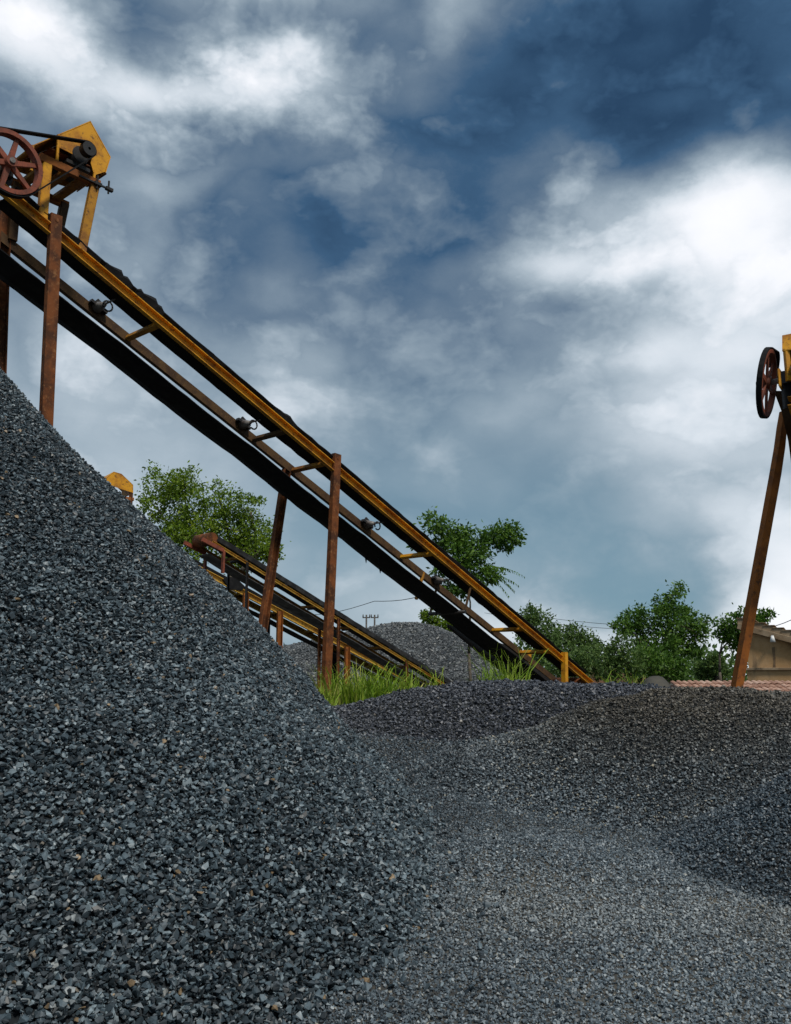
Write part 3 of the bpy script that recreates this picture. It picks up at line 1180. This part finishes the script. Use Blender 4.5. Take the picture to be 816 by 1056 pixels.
def conveyor_three():
    A, B = at(118, 541, 25.5), at(418, 700, 32.0)
    fr = Frame(A, B)
    c = root('belt_conveyor', (A.x + 1, A.y + 2, BACK), 'conveyor with small yellow gabled cover peeping over the slope of the coarse heap', 'conveyor', 'belt conveyors of the stone crusher')
    w = .7
    lay(fr, c, w, -.6, fr.L + .8, .18, (M['yellow_pale'], M['yellow_pale']), M['rubber'], M['rubber'], .34)
    for s in (fr.s_of(252, 605), fr.s_of(287, 625), fr.s_of(356, 668), fr.s_of(140, 545)):
        for u in (-.08, w + .08):
            plumb_post(c, fr, s, u, .19, M['rust_orange' if u < 0 else 'dark'])
    # loose rubber lump hanging on the rail
    s = fr.s_of(238, 596)
    MB().strip([[fr.p(s - .35, -.1, .16), fr.p(s - .35, .1, .2), fr.p(s - .35, .1, .02), fr.p(s - .35, -.1, .05)],
                [fr.p(s, -.12, .30), fr.p(s, .1, .3), fr.p(s, .1, -.1), fr.p(s, -.12, -.12)],
                [fr.p(s + .4, -.1, .2), fr.p(s + .4, .1, .2), fr.p(s + .4, .1, .0), fr.p(s + .4, -.1, .03)]]).build('rubber_skirt', M['rubber'], c)
    # hood on legs over the head
    ax = fr.n
    pl = fr.on_plane
    prof = [pl(104.5, 496, 0), pl(119, 486.5, 0), pl(137, 499.5, 0), pl(137, 509, 0), pl(104.5, 505, 0)]
    prof = [pl(104.5, 497, 0), pl(117.5, 486.3, 0), pl(125.5, 488.6, 0), pl(137.5, 500, 0), pl(137.5, 508, 0)]
    m = MB()
    for i in range(4):
        a, b = prof[i], prof[i + 1]
        m.prism([a, b, b - Vector((0, 0, .03)), a - Vector((0, 0, .03))], ax * 1.0)
    ho = m.build('motor_hood', M['yellow'], c)
    MB().prism([p - Vector((0, 0, .01)) for p in prof], ax * .015).build('hood_end', M['yellow'], ho)
    zb = prof[4].z
    for q in (pl(108, 510, 0), pl(136, 510, 0)):
        for u in (.06, 1.0):
            a = Vector((q.x, q.y, zb)) + ax * u
            MB().bar(a, a - Vector((0, 0, 1.0)), .10, .10).build('platform_leg', M['rust'], c)
    a, b = pl(105, 511, 0.05), pl(138, 513, 0.05)
    for u in (0, .95):
        MB().bar(a + ax * u, Vector((b.x, b.y, a.z)) + ax * u, .08, .10).build('platform_beam', M['rust_orange'], c)
    mc = pl(110, 503, .2)
    MB().tube(mc, mc + ax * .5, .17, n=16).build('motor', M['dark'], c)


def conveyor_four():
    wc = at(791, 395, 10.0)
    h = Vector((math.sin(R(33)), math.cos(R(33)), 0))
    n = Vector((h.y, -h.x, 0))
    A = wc + n * .30 + Vector((0, 0, -.34)) - h * .05
    d = (h * math.cos(R(21)) - Vector((0, 0, math.sin(R(21)))))
    fr = Frame(A, A + d * 9.0)
    fr.n = n
    k = fr.d.cross(n)
    fr.k = k if k.z > 0 else -k
    c = root('belt_conveyor', (A.x + 1, A.y + 1, BACK), 'conveyor head with dark spoked wheel standing on a single leaning rusty post', 'conveyor', 'belt conveyors of the stone crusher')
    w = .75
    lay(fr, c, w, -.1, 9, .13, (M['yellow'], M['yellow_worn']), M['rubber'], M['rubber'], .55)
    wheel(c, wc, n - Vector((0, 0, .20)), .40, .065, M['red'], inner=.90)
    hp = wc + n * .34
    MB().tube(hp, hp + n * .66, .25, n=28).build('head_pulley', M['dark'], c)
    MB().tube(wc - n * .12, hp + n * .8, .035, n=12).build('shaft', M['steel'], c)
    m = MB().bar(wc + n * .22 - h * .12, wc + n * .22 + h * .12, .08, .15)
    m.bar(wc + n * .22 + Vector((0, 0, .05)), wc + n * .22 - Vector((0, 0, .36)), .08, .12)
    m.build('bearing', M['dark'], c)
    q = wc + n * .16
    b = MB()
    up = Vector((0, 0, 1))
    for a0, a1 in ((q - h * .12 + up * .10, q + h * .12 + up * .10), (q - h * .12 - up * .10, q + h * .12 - up * .10), (q - h * .12 - up * .1, q - h * .12 + up * .1), (q + h * .12 - up * .1, q + h * .12 + up * .1)):
        b.bar(a0, a1, .025, .03)
    b.build('bearing_bracket', M['yellow'], c)
    # side gusset under the head
    g = A + n * .0
    MB().prism([at(798, 403, 10.35), at(815, 403, 10.35), at(818, 445, 10.35), at(818, 492, 10.35), at(813, 455, 10.35), at(806, 424, 10.35)], Vector((.03, .05, 0))).build('gusset', M['brown'], c)
    # hood and motor above
    hc = wc + n * .22 + up * .30 + h * .30
    prof = [hc - h * .45 + up * .02, hc - h * .35 + up * .24, hc + up * .36, hc + h * .35 + up * .22, hc + h * .45 + up * .02]
    m = MB()
    for i in range(4):
        m.prism([prof[i], prof[i + 1], prof[i + 1] - up * .015, prof[i] - up * .015], n * .75)
    ho = m.build('motor_hood', M['yellow'], c)
    MB().prism([p - up * .008 for p in prof], n * .012).build('hood_end', M['yellow'], ho)
    for s in (-.42, .42):
        MB().bar(hc + h * s + n * .04, hc + h * s + n * .04 - up * .36, .06, .06).build('platform_leg', M['yellow'], c)
    mo = hc + up * .08 + n * .12
    MB().tube(mo, mo + n * .5, .14, n=20).build('motor', M['dark'], c)
    mp = hc + up * .08 - n * .20
    MB().ring(mp, n, .09, .02, .10, 24).build('motor_pulley', M['dark'], c)
    nt = (n - Vector((0, 0, .20))).normalized()
    loop_belt(wc, .41, wc + (mp - wc) - nt * (mp - wc).dot(nt),   .09, nt, .06, .016).build('drive_belt', M['rubber'], c)
    # the bent, leaning post
    pts = [at(809, 424, 10.6), at(806.5, 440, 10.6), at(804, 462, 10.6), at(799.5, 490, 10.6), at(757.5, 722, 10.6)]
    m = MB()
    rows = []
    for p in pts:
        a, b = Vector((1, .25, 0)).normalized() * (.036 + .016 * min(1, (pts[0].z - p.z) / .7)), Vector((-.25, 1, 0)).normalized() * .05
        rows.append([p - a - b, p + a - b, p + a + b, p - a + b])
    m.strip(rows).build('post', M['rust_orange'], c)
    far = fr.p(1.0, w + .05, 0)
    MB().bar(far, Vector((far.x - .4, far.y, .9)), .13, .1, fr.h).build('post', M['rust_orange'], c)
    for s in (4.2, 7.5):
        for u in (-.06, w + .06):
            plumb_post(c, fr, s, u, .13, M['rust'])


conveyor_two()
conveyor_three()
conveyor_four()


# ------------------------------------------------------------------ trees and plants
def leaf_faces(P, D, L, Wd):
    """diamond leaves: points P, directions D, lengths L, widths Wd -> verts, faces"""
    n = len(P)
    rv = rng.normal(0, 1, (n, 3))
    side = np.cross(D, rv)
    side /= np.linalg.norm(side, axis=1)[:, None] + 1e-9
    up = np.cross(side, D)
    tip = P + D * L[:, None]
    midp = P + D * (L * .45)[:, None] + up * (L * .10)[:, None]
    a, b = midp + side * (Wd / 2)[:, None], midp - side * (Wd / 2)[:, None]
    V = np.stack([P, a, tip, b], 1).reshape(-1, 3)
    i = np.arange(n) * 4
    return V, np.stack([i, i + 1, i + 2, i + 3], 1)


def mesh_leaves(name, V, Fc, tint, mat, parent):
    me = bpy.data.meshes.new(name)
    me.vertices.add(len(V))
    me.vertices.foreach_set('co', V.astype(np.float32).ravel())
    me.loops.add(Fc.size)
    me.loops.foreach_set('vertex_index', Fc.astype(np.int32).ravel())
    me.polygons.add(len(Fc))
    me.polygons.foreach_set('loop_start', np.arange(len(Fc), dtype=np.int32) * Fc.shape[1])
    me.update(calc_edges=True)
    a = me.attributes.new('tint', 'FLOAT', 'POINT')
    a.data.foreach_set('value', np.repeat(tint, len(V) // len(tint)).astype(np.float32))
    me.validate()
    return link_mesh(name, me, mat, parent)


def tree(name, label, cat, base_px, Y, blobs, leaf_px, mat, n_clump, per_clump, group=None, trunk_r=.12, depth_k=1.0, droop=.25, limb_n=2, clump_k=.34, mean=.45, fronds=()):
    """blobs: (px, py, radius px) sight positions of leafy masses, spread in depth round Y"""
    k = Y / F
    g = at(base_px, 700, Y)
    g.z = BACK - .05
    t = root(name, g, label, cat, group)
    cs = []
    for (px, py, rp) in blobs:
        p = at(px, py, Y)
        p.y += rng.uniform(-1, 1) * rp * k * .9 * depth_k
        cs.append((p, rp * k))
    V, Fc, T = [], [], []
    area = np.array([r * r for _, r in cs])
    area /= area.sum()
    off = 0
    L0 = leaf_px * k
    clumps = []
    for (p, r), a in zip(cs, area):
        m = max(3, int(n_clump * a))
        q = rng.normal(0, 1, (m, 3))
        q /= np.linalg.norm(q, axis=1)[:, None]
        rad = r * rng.uniform(.15, 1.0, m) ** .55
        pos = np.array(p) + q * rad[:, None] * np.array([1, depth_k, 1])
        for c in pos:
            if c[2] < g.z + .15: continue
            nl = max(5, int(per_clump * rng.uniform(.5, 1.4)))
            cr = clump_k * r * rng.uniform(.6, 1.2) + L0 * .4
            lp = c + rng.normal(0, cr * .55, (nl, 3)) * np.array([1, 1, .75])
            D = (lp - np.array(p)) / (r + 1e-6) * .7 + rng.normal(0, .7, (nl, 3)) - np.array([0, 0, droop])
            D /= np.linalg.norm(D, axis=1)[:, None] + 1e-9
            L = L0 * rng.uniform(.6, 1.35, nl)
            v, f = leaf_faces(lp, D, L, L * rng.uniform(.38, .6, nl))
            V.append(v)
            Fc.append(f + off)
            off += len(v)
            T.append(np.clip(rng.normal(mean, .13) + rng.normal(0, .14, nl), 0, 1))
            clumps.append(c)
    for (fx, fy, ex, ey) in fronds:
        a, b = np.array(at(fx, fy, Y - .6)), np.array(at(ex, ey, Y - .9))
        mid_ = (a + b) / 2 + np.array([0, 0, .16 * np.linalg.norm(b - a)])
        ts = np.linspace(.12, 1, 15)
        for t_ in ts:
            c = (1 - t_) ** 2 * a + 2 * t_ * (1 - t_) * mid_ + t_ ** 2 * b
            tang = 2 * (1 - t_) * (mid_ - a) + 2 * t_ * (b - mid_)
            tang /= np.linalg.norm(tang)
            sd_ = np.cross(tang, [.2, .3, 1.0])
            sd_ /= np.linalg.norm(sd_)
            for sgn in (-1, 1):
                D = (sd_ * sgn * .75 + tang * .5 + np.array([0, 0, -.45]))[None]
                D = D / np.linalg.norm(D)
                L = np.array([L0 * 1.5 * (1.15 - .55 * t_)])
                v, f = leaf_faces(c[None], D, L, L * .30)
                V.append(v)
                Fc.append(f + off)
                off += len(v)
                T.append(np.clip(rng.normal(.6, .1, 1), 0, 1))
    crown = mesh_leaves('crown', np.concatenate(V), np.concatenate(Fc), np.concatenate(T), mat, t)
    # trunk with limbs reaching into every leafy mass
    zs = min(p.z for p, _ in cs)
    fork = Vector((g.x, g.y, g.z + max(.4, (zs - g.z) * .75)))
    m = MB()
    pts = [g - Vector((0, 0, .2)), g.lerp(fork, .5) + Vector((random.uniform(-.1, .1), random.uniform(-.1, .1), 0)), fork]
    m.path(pts, [trunk_r * 1.25, trunk_r, trunk_r * .8], 9)
    joined = [(fork, trunk_r * .75)]
    left = list(cs)
    while left:
        best = min(((p - a).length + .35 * (fork - a).length, i, k) for i, (p, _) in enumerate(left) for k, (a, _) in enumerate(joined))
        (p, r), (a, ra) = left.pop(best[1]), joined[best[2]]
        rb = max(ra * .68, trunk_r * .13)
        bend = Vector((random.uniform(-.12, .12), random.uniform(-.12, .12), random.uniform(.02, .16))) * (p - a).length
        q1, q2 = a.lerp(p, .35) + bend * .8, a.lerp(p, .7) + bend
        m.path([a, q1, q2, p], [ra * .85, ra * .76, rb * 1.05, rb], 6)
        joined.append((p, rb))
        for _ in range(limb_n):
            e = Vector(clumps[int(rng.integers(len(clumps)))])
            if (e - p).length < r * 2.2:
                m.path([p, p.lerp(e, .5) + Vector((0, 0, .06 * r)), e], [rb * .6, rb * .4, rb * .2], 5)
    m.build('trunk', M['bark'], t)
    return t


tree('broadleaf_tree', 'full bright green tree rising behind the coarse heap and the small conveyors', 'tree', 236, 33,
     [(170, 502, 24), (160, 522, 15), (193, 510, 26), (190, 535, 28), (205, 555, 28), (226, 516, 20), (232, 545, 26), (257, 526, 20), (262, 552, 24), (270, 570, 18), (240, 570, 22), (180, 556, 22), (282, 572, 9)],
     3.6, M['leaf'], 560, 36, trunk_r=.2, mean=.50, clump_k=.30)
tree('broadleaf_tree', 'open dark tree with drooping fronds standing just behind the tall conveyor', 'tree', 486, 30,
     [(450, 541, 11), (464, 548, 13), (480, 553, 13), (498, 556, 10), (512, 551, 12), (526, 549, 11), (534, 556, 6), (472, 568, 14), (490, 572, 13), (455, 560, 8), (482, 590, 13), (500, 586, 9), (492, 600, 9), (510, 594, 7), (520, 560, 9), (466, 606, 8), (452, 590, 9), (478, 606, 8), (430, 560, 7), (470, 585, 9)],
     4.4, M['leaf_dark'], 400, 20, trunk_r=.05, clump_k=.42, limb_n=3, mean=.46, fronds=[(494, 590, 534, 603), (498, 588, 524, 614), (492, 592, 510, 618), (500, 584, 540, 594), (486, 594, 494, 620), (505, 590, 530, 609), (470, 575, 446, 590), (480, 585, 520, 590)])
tree('broadleaf_tree', 'dark many-lobed tree in the middle of the far tree line', 'tree', 688, 40,
     [(705, 606, 6), (695, 614, 9), (683, 622, 9), (655, 638, 14), (640, 648, 10), (662, 654, 14), (688, 642, 19), (710, 638, 14), (724, 650, 12), (700, 666, 16), (680, 672, 17), (662, 668, 12), (716, 668, 9), (690, 688, 18), (733, 640, 6)],
     3.9, M['leaf_dark'], 460, 24, trunk_r=.16, limb_n=3, mean=.40)
tree('broadleaf_tree', 'thin-stemmed tree beside the plastered house', 'tree', 744, 38,
     [(750, 645, 11), (762, 640, 11), (773, 648, 11), (788, 635, 7), (757, 662, 9), (745, 654, 8), (770, 662, 8), (780, 642, 8)],
     3.8, M['leaf_dark'], 220, 20, trunk_r=.055, limb_n=3, mean=.42)

for px, Y, blobs, label, mt, lp in (
    (556, 52, [(548, 634, 11), (556, 642, 15), (566, 654, 14), (545, 655, 12), (560, 672, 18)], 'rounded pale green tree just past the foot of the tall conveyor', 'leaf_far', 3.4),
    (592, 56, [(580, 655, 10), (596, 656, 12), (610, 664, 10), (586, 672, 16), (606, 676, 14)], 'broad low green tree between the conveyor foot and the dark tree', 'leaf_far', 3.2),
    (740, 46, [(735, 684, 9), (728, 690, 9), (745, 692, 9)], 'small hazy shrub under the thin-stemmed tree', 'leaf_far', 3.0),
):
    tree('bushy_tree', label, 'tree', px, Y, blobs, lp, M[mt], 320, 16, group=None, trunk_r=.12)

for px, Y, blobs, label, mt, lp in (
    (462, 50, [(446, 640, 9), (440, 634, 5), (462, 646, 9), (478, 652, 8)], 'leafy shrub peeping over the far pale heap under the tall conveyor', 'leaf', 3.2),
    (634, 30, [(625, 676, 14), (640, 668, 13), (650, 684, 14), (632, 690, 13)], 'bushy shrub left of the dark many-lobed tree', 'leaf_far', 3.6),
    (672, 32, [(668, 680, 15), (690, 690, 14), (660, 692, 12), (705, 692, 12)], 'dense dark shrub at the foot of the many-lobed tree', 'leaf_dark', 3.8),
    (600, 34, [(590, 686, 12), (605, 682, 13), (618, 690, 10), (575, 690, 12)], 'low pale shrub behind the conveyor foot', 'leaf_far', 3.6),
):
    tree('shrub', label, 'shrub', px, Y, blobs, lp, M[mt], 190, 16, trunk_r=.05)


# hazy far tree belt, one mass
def far_woods():
    V, Fc, T, off = [], [], [], 0
    for i in range(150):
        x = rng.uniform(-45, 75)
        Y = rng.uniform(85, 115)
        h = rng.uniform(2.0, 4.6)
        c = np.array([x, Y, BACK + h * .45])
        n = 90
        q = rng.normal(0, 1, (n, 3))
        q /= np.linalg.norm(q, axis=1)[:, None]
        P = c + q * np.array([h * .8, h * .6, h * .62]) * rng.uniform(.6, 1, (n, 1))
        D = q + rng.normal(0, .5, (n, 3))
        D /= np.linalg.norm(D, axis=1)[:, None]
        L = rng.uniform(.5, .9, n)
        v, f = leaf_faces(P, D, L, L * .6)
        V.append(v); Fc.append(f + off); off += len(v)
        T.append(np.clip(rng.normal(.4, .1) + rng.normal(0, .12, n), 0, 1))
    o = mesh_leaves('woods', np.concatenate(V), np.concatenate(Fc), np.concatenate(T), M['leaf_far'], None)
    tag(o, 'far belt of low green woodland along the horizon', 'woods', kind='stuff')


far_woods()


def blades(name, label, spots, hgt, width, mean, lean=.5):
    """grass: every blade a bent tapered strip of two quads and a tip"""
    V, Fc, T = [], [], []
    off = 0
    for (px, Y, sx, sy, n, hk) in spots:
        c = at(px, 705, Y)
        tufts = [(c.x + rng.normal(0, sx), c.y + rng.normal(0, sy), rng.uniform(.45, 1.35), rng.normal(0, .16)) for _ in range(max(3, n // 16))]
        for _ in range(n):
            tx, ty, th_, tm = tufts[int(rng.integers(len(tufts)))]
            x, y = tx + rng.normal(0, .045), ty + rng.normal(0, .045)
            z = float(top_height(np.array(x), np.array(y))) - .03
            h = hgt * hk * th_ * rng.uniform(.5, 1.15)
            a = rng.uniform(0, 6.283)
            ld = np.array([math.cos(a), math.sin(a), 0]) * h * abs(rng.normal(lean, .28))
            sd = np.array([-math.sin(a + .6), math.cos(a + .6), 0]) * width * rng.uniform(.6, 1.2)
            b = np.array([x, y, z])
            m1 = b + ld * .22 + np.array([0, 0, h * .55])
            m2 = b + ld * .62 + np.array([0, 0, h * .88])
            tp = b + ld * 1.1 + np.array([0, 0, h * rng.uniform(.8, 1.0)])
            V += [b - sd, b + sd, m1 - sd * .8, m1 + sd * .8, m2 - sd * .5, m2 + sd * .5, tp - sd * .06, tp + sd * .06]
            Fc += [(off, off + 1, off + 3, off + 2), (off + 2, off + 3, off + 5, off + 4), (off + 4, off + 5, off + 7, off + 6)]
            off += 8
            T.append(np.clip(rng.normal(mean + tm, .18), 0, 1))
    o = mesh_leaves(name, np.array(V), np.array(Fc), np.array(T), M['blade'], None)
    tag(o, label, 'grass', kind='stuff')


blades('grass', 'tall yellow-green grass round the foot of the middle rusty post',
       [(372, 13.4, .34, .35, 640, .95), (402, 13.2, .28, .3, 420, .8), (350, 14.6, .34, .4, 300, 1.0), (428, 13.6, .3, .3, 110, .6), (455, 13.9, .25, .25, 40, .8), (385, 12.5, .35, .2, 90, .5), (412, 12.3, .25, .2, 60, .4)], .62, .010, .47)
blades('grass', 'bright grass tuft on the bank under the lower end of the tall conveyor',
       [(518, 13.9, .20, .22, 170, 1.0), (532, 14.2, .12, .2, 70, 1.0), (486, 14.3, .2, .3, 36, .6)], .80, .010, .36)
blades('grass', 'rough weeds in front of the far shrubs',
       [(645, 21, .22, .4, 44, .9), (657, 22, .12, .3, 26, 1.0)], .75, .014, .38)


# ------------------------------------------------------------------ house, low tiled roof, poles, wires
def house():
    a = at(771, 700, 25)
    a.z = BACK - .3
    d = Vector((math.cos(R(26)), -math.sin(R(26)), 0))               # along the front wall
    n = Vector((d.y, -d.x, 0))       # outward, toward the yard
    up = Vector((0, 0, 1))
    h = root('house', a, 'tan plastered house with sloping cement roof at the edge of the yard', 'house')
    Lw, Dp, sl = 5.0, 5.0, .31
    zt = at(771, 651, 25).z - a.z
    led = at(776, 690, 25).z - a.z
    MB().prism([a, a + d * Lw, a + d * Lw - n * Dp, a - n * Dp], up * led).build('lower_wall', M['plaster'], h)
    q0 = a - n * .05 + d * .05 + up * (led + .002)
    lw = Lw - .1
    MB().prism([q0, q0 + d * lw, q0 + d * lw + up * (zt - led - sl * lw), q0 + up * (zt - led)], -n * (Dp - .1)).build('wall', M['plaster'], h)
    MB().bar(a + up * led + n * .02, a + d * Lw + up * led + n * .02, .09, .07).build('ledge', M['cement'], h)
    # cement roof slab falling to one side, with a rough fascia along its rake
    e0 = a + up * (zt + .01 + sl * .15) + n * .07 - d * .15
    fall = d * (Lw + .6) - up * sl * (Lw + .6)
    sq = Vector((0, 0, 1))
    MB().prism([e0, e0 + sq * .33, e0 + sq * .33 - n * (Dp + .6), e0 - n * (Dp + .6)], fall).build('roof', M['cement'], h)
    f0 = e0 + n * .03
    MB().bar(f0 + sq * .09, f0 + fall + sq * .09, .06, .16, sq).build('fascia', M['cement'], h)
    for i in range(24):                                  # rough ribs of the sheet edge
        t0 = f0 + fall * ((i + .5) / 24) + sq * .345
        MB().bar(t0, t0 - n * (Dp + .6), .30, .010 + .008 * ((i * 7) % 4) / 3).build('roof_sheet', M['cement'], h)
    # lamp and the damp streak under it
    k = .75
    q = a + d * k + up * (zt - sl * k - .02) + n * .0
    l = MB().bar(q, q + n * .34 + up * .10, .05, .05).build('wall_lamp', M['steel'], h)
    MB().tube(q + n * .36 + up * .10, q + n * .36 - up * .08, .035, .075, 14).build('lamp_shade', M['white'], l)
    s = a + d * (k - .03) + up * (zt - sl * k - .22) - n * .05
    MB().prism([s - d * .03, s + d * .05, s + d * .045 - up * .30, s + d * .03 - up * .55, s + d * .06 - up * .80, s - d * .01 - up * .92, s - d * .09 - up * .86, s - d * .05 - up * .62, s - d * .015 - up * .4], n * .005).build('damp_streak', M['stain'], h)


house()


def tiled_shed():
    a = at(707, 706, 17.5)
    x0, y0 = a.x, a.y
    L = 5.6
    zt = at(707, 702.2, 17.9).z
    sl = .42
    h = root('tiled_shed', (x0 + L / 2, y0 + 1, BACK), 'low shed roofed with ribbed red clay tiles just behind the leaning post', 'shed')
    MB().prism([(x0 + .1, y0 + .15, BACK - .2), (x0 + L - .1, y0 + .15, BACK - .2), (x0 + L - .1, y0 + 1.9, BACK - .2), (x0 + .1, y0 + 1.9, BACK - .2)], Vector((0, 0, zt - BACK - .25))).build('wall', M['plaster'], h)
    # barrel tiles, four courses, each tile a curved shell
    tw, tl = .118, .30
    sy = math.cos(sl * .5)
    me = bpy.data.meshes.new('tile')
    m = MB()
    n = 5
    rows = []
    for (yy, zz, k) in ((0, 0, 1.0), (tl, .0, .9)):
        outer = [Vector((-math.cos(math.pi * i / n) * tw / 2 * k, yy, math.sin(math.pi * i / n) * .05 * k + zz)) for i in range(n + 1)]
        inner = [Vector((-math.cos(math.pi * i / n) * (tw / 2 - .014) * k, yy, math.sin(math.pi * i / n) * .037 * k + zz)) for i in range(n, -1, -1)]
        rows.append(outer + inner)
    m.strip(rows)
    me.from_pydata(m.v, [], m.f)
    me.materials.append(M['tile'])
    og = origin(h)
    pit = math.radians(12)
    z0 = zt - 4 * tl * .82 * math.sin(pit) - .07
    cnt = int(L / (tw * 1.02))
    for j in range(4):
        for i in range(cnt):
            o = bpy.data.objects.new('tile', me)
            COL.objects.link(o)
            o.parent = h
            s = j * tl * .82
            o.location = Vector((x0 + (i + .5) * tw * 1.02, y0 + s * math.cos(pit), z0 + s * math.sin(pit) + .012 * j + random.uniform(-.006, .006))) - og
            o.rotation_euler = (pit - .03, random.gauss(0, .02), random.gauss(0, .02))
    MB().prism([(x0, y0 + .01, z0 - .05), (x0 + L, y0 + .01, z0 - .05), (x0 + L, y0 + 4 * tl * .82, z0 - .06 + 4 * tl * .82 * math.sin(pit)), (x0, y0 + 4 * tl * .82, z0 - .06 + 4 * tl * .82 * math.sin(pit))], (0, 0, .045)).build('roof_deck', M['tile'], h)
    # a few broken bits lying on the ridge
    r = random.Random(3)


tiled_shed()


def rubble_mound():
    p = at(676, 704, 24)
    f = lambda x, y: BACK + .56 * np.exp(-(((x - p.x) / .42) ** 4 + ((y - p.y) / .5) ** 2)) + .03 * lumps(x, y, 2) - .03
    o = height_sheet('earth_mound', np.arange(p.x - 2.2, p.x + 2.2, .12), np.arange(p.y - 2.2, p.y + 2.2, .12), f, M['soil'])
    tag(o, 'small dark earth mound below the many-lobed tree', 'earth mound')
    q = at(632, 700, 36)
    f2 = lambda x, y: BACK + .85 * np.exp(-(((x - q.x) / 1.6) ** 4 + ((y - q.y) / .9) ** 2)) + .05 * lumps(x, y, 1.6) - .03
    o = height_sheet('earth_bank', np.arange(q.x - 3.2, q.x + 3.2, .14), np.arange(q.y - 2.2, q.y + 2.2, .14), f2, M['laterite'])
    tag(o, 'red-brown bare earth bank among the shrubs', 'earth bank')


rubble_mound()


def poles():
    for px, top, label in ((378, 634, 'thin utility pole with crossarm, nearer the small conveyors'), (386.5, 634, 'thin utility pole with crossarm, nearer the far pale heap')):
        t = at(px, top, 95)
        c = root('utility_pole', (t.x, t.y, BACK), label, 'utility pole', 'utility poles')
        MB().tube((t.x, t.y, BACK - .3), t, .12, .09, 10).build('pole', M['wood'], c)
        MB().bar(t + Vector((-.42, 0, -.3)), t + Vector((.42, 0, -.3)), .10, .12).build('crossarm', M['wood'], c)
        for dx in (-.36, .36):
            q = t + Vector((dx, 0, -.24))
            MB().tube(q, q + Vector((0, 0, .28)), .07, .05, 8).build('insulator', M['wood'], c)

    def wire(label, pts, r):
        ps = []
        for i in range(len(pts) - 1):
            a, b = at(*pts[i]), at(*pts[i + 1])
            for k in range(8):
                t = k / 8
                ps.append(a.lerp(b, t) - Vector((0, 0, .35 * math.sin(math.pi * t))))
        ps.append(at(*pts[-1]))
        o = MB().path(ps, [r] * len(ps), 5).build('power_line', M['wire'], None, loc=ps[0])
        tag(o, label, 'power line', 'overhead wires')
    wire('overhead wire rising behind the middle rusty post toward the open dark tree', [(300, 634, 70), (386, 620, 60), (470, 601, 50)], .022)
    wire('upper overhead wire beyond the rounded pale green tree', [(500, 626, 110), (660, 646, 90)], .025)
    wire('lower overhead wire beyond the rounded pale green tree', [(500, 632, 110), (660, 650, 90)], .025)
    wire('overhead wire above the house roof', [(760, 650, 50), (840, 627, 44)], .02)


poles()
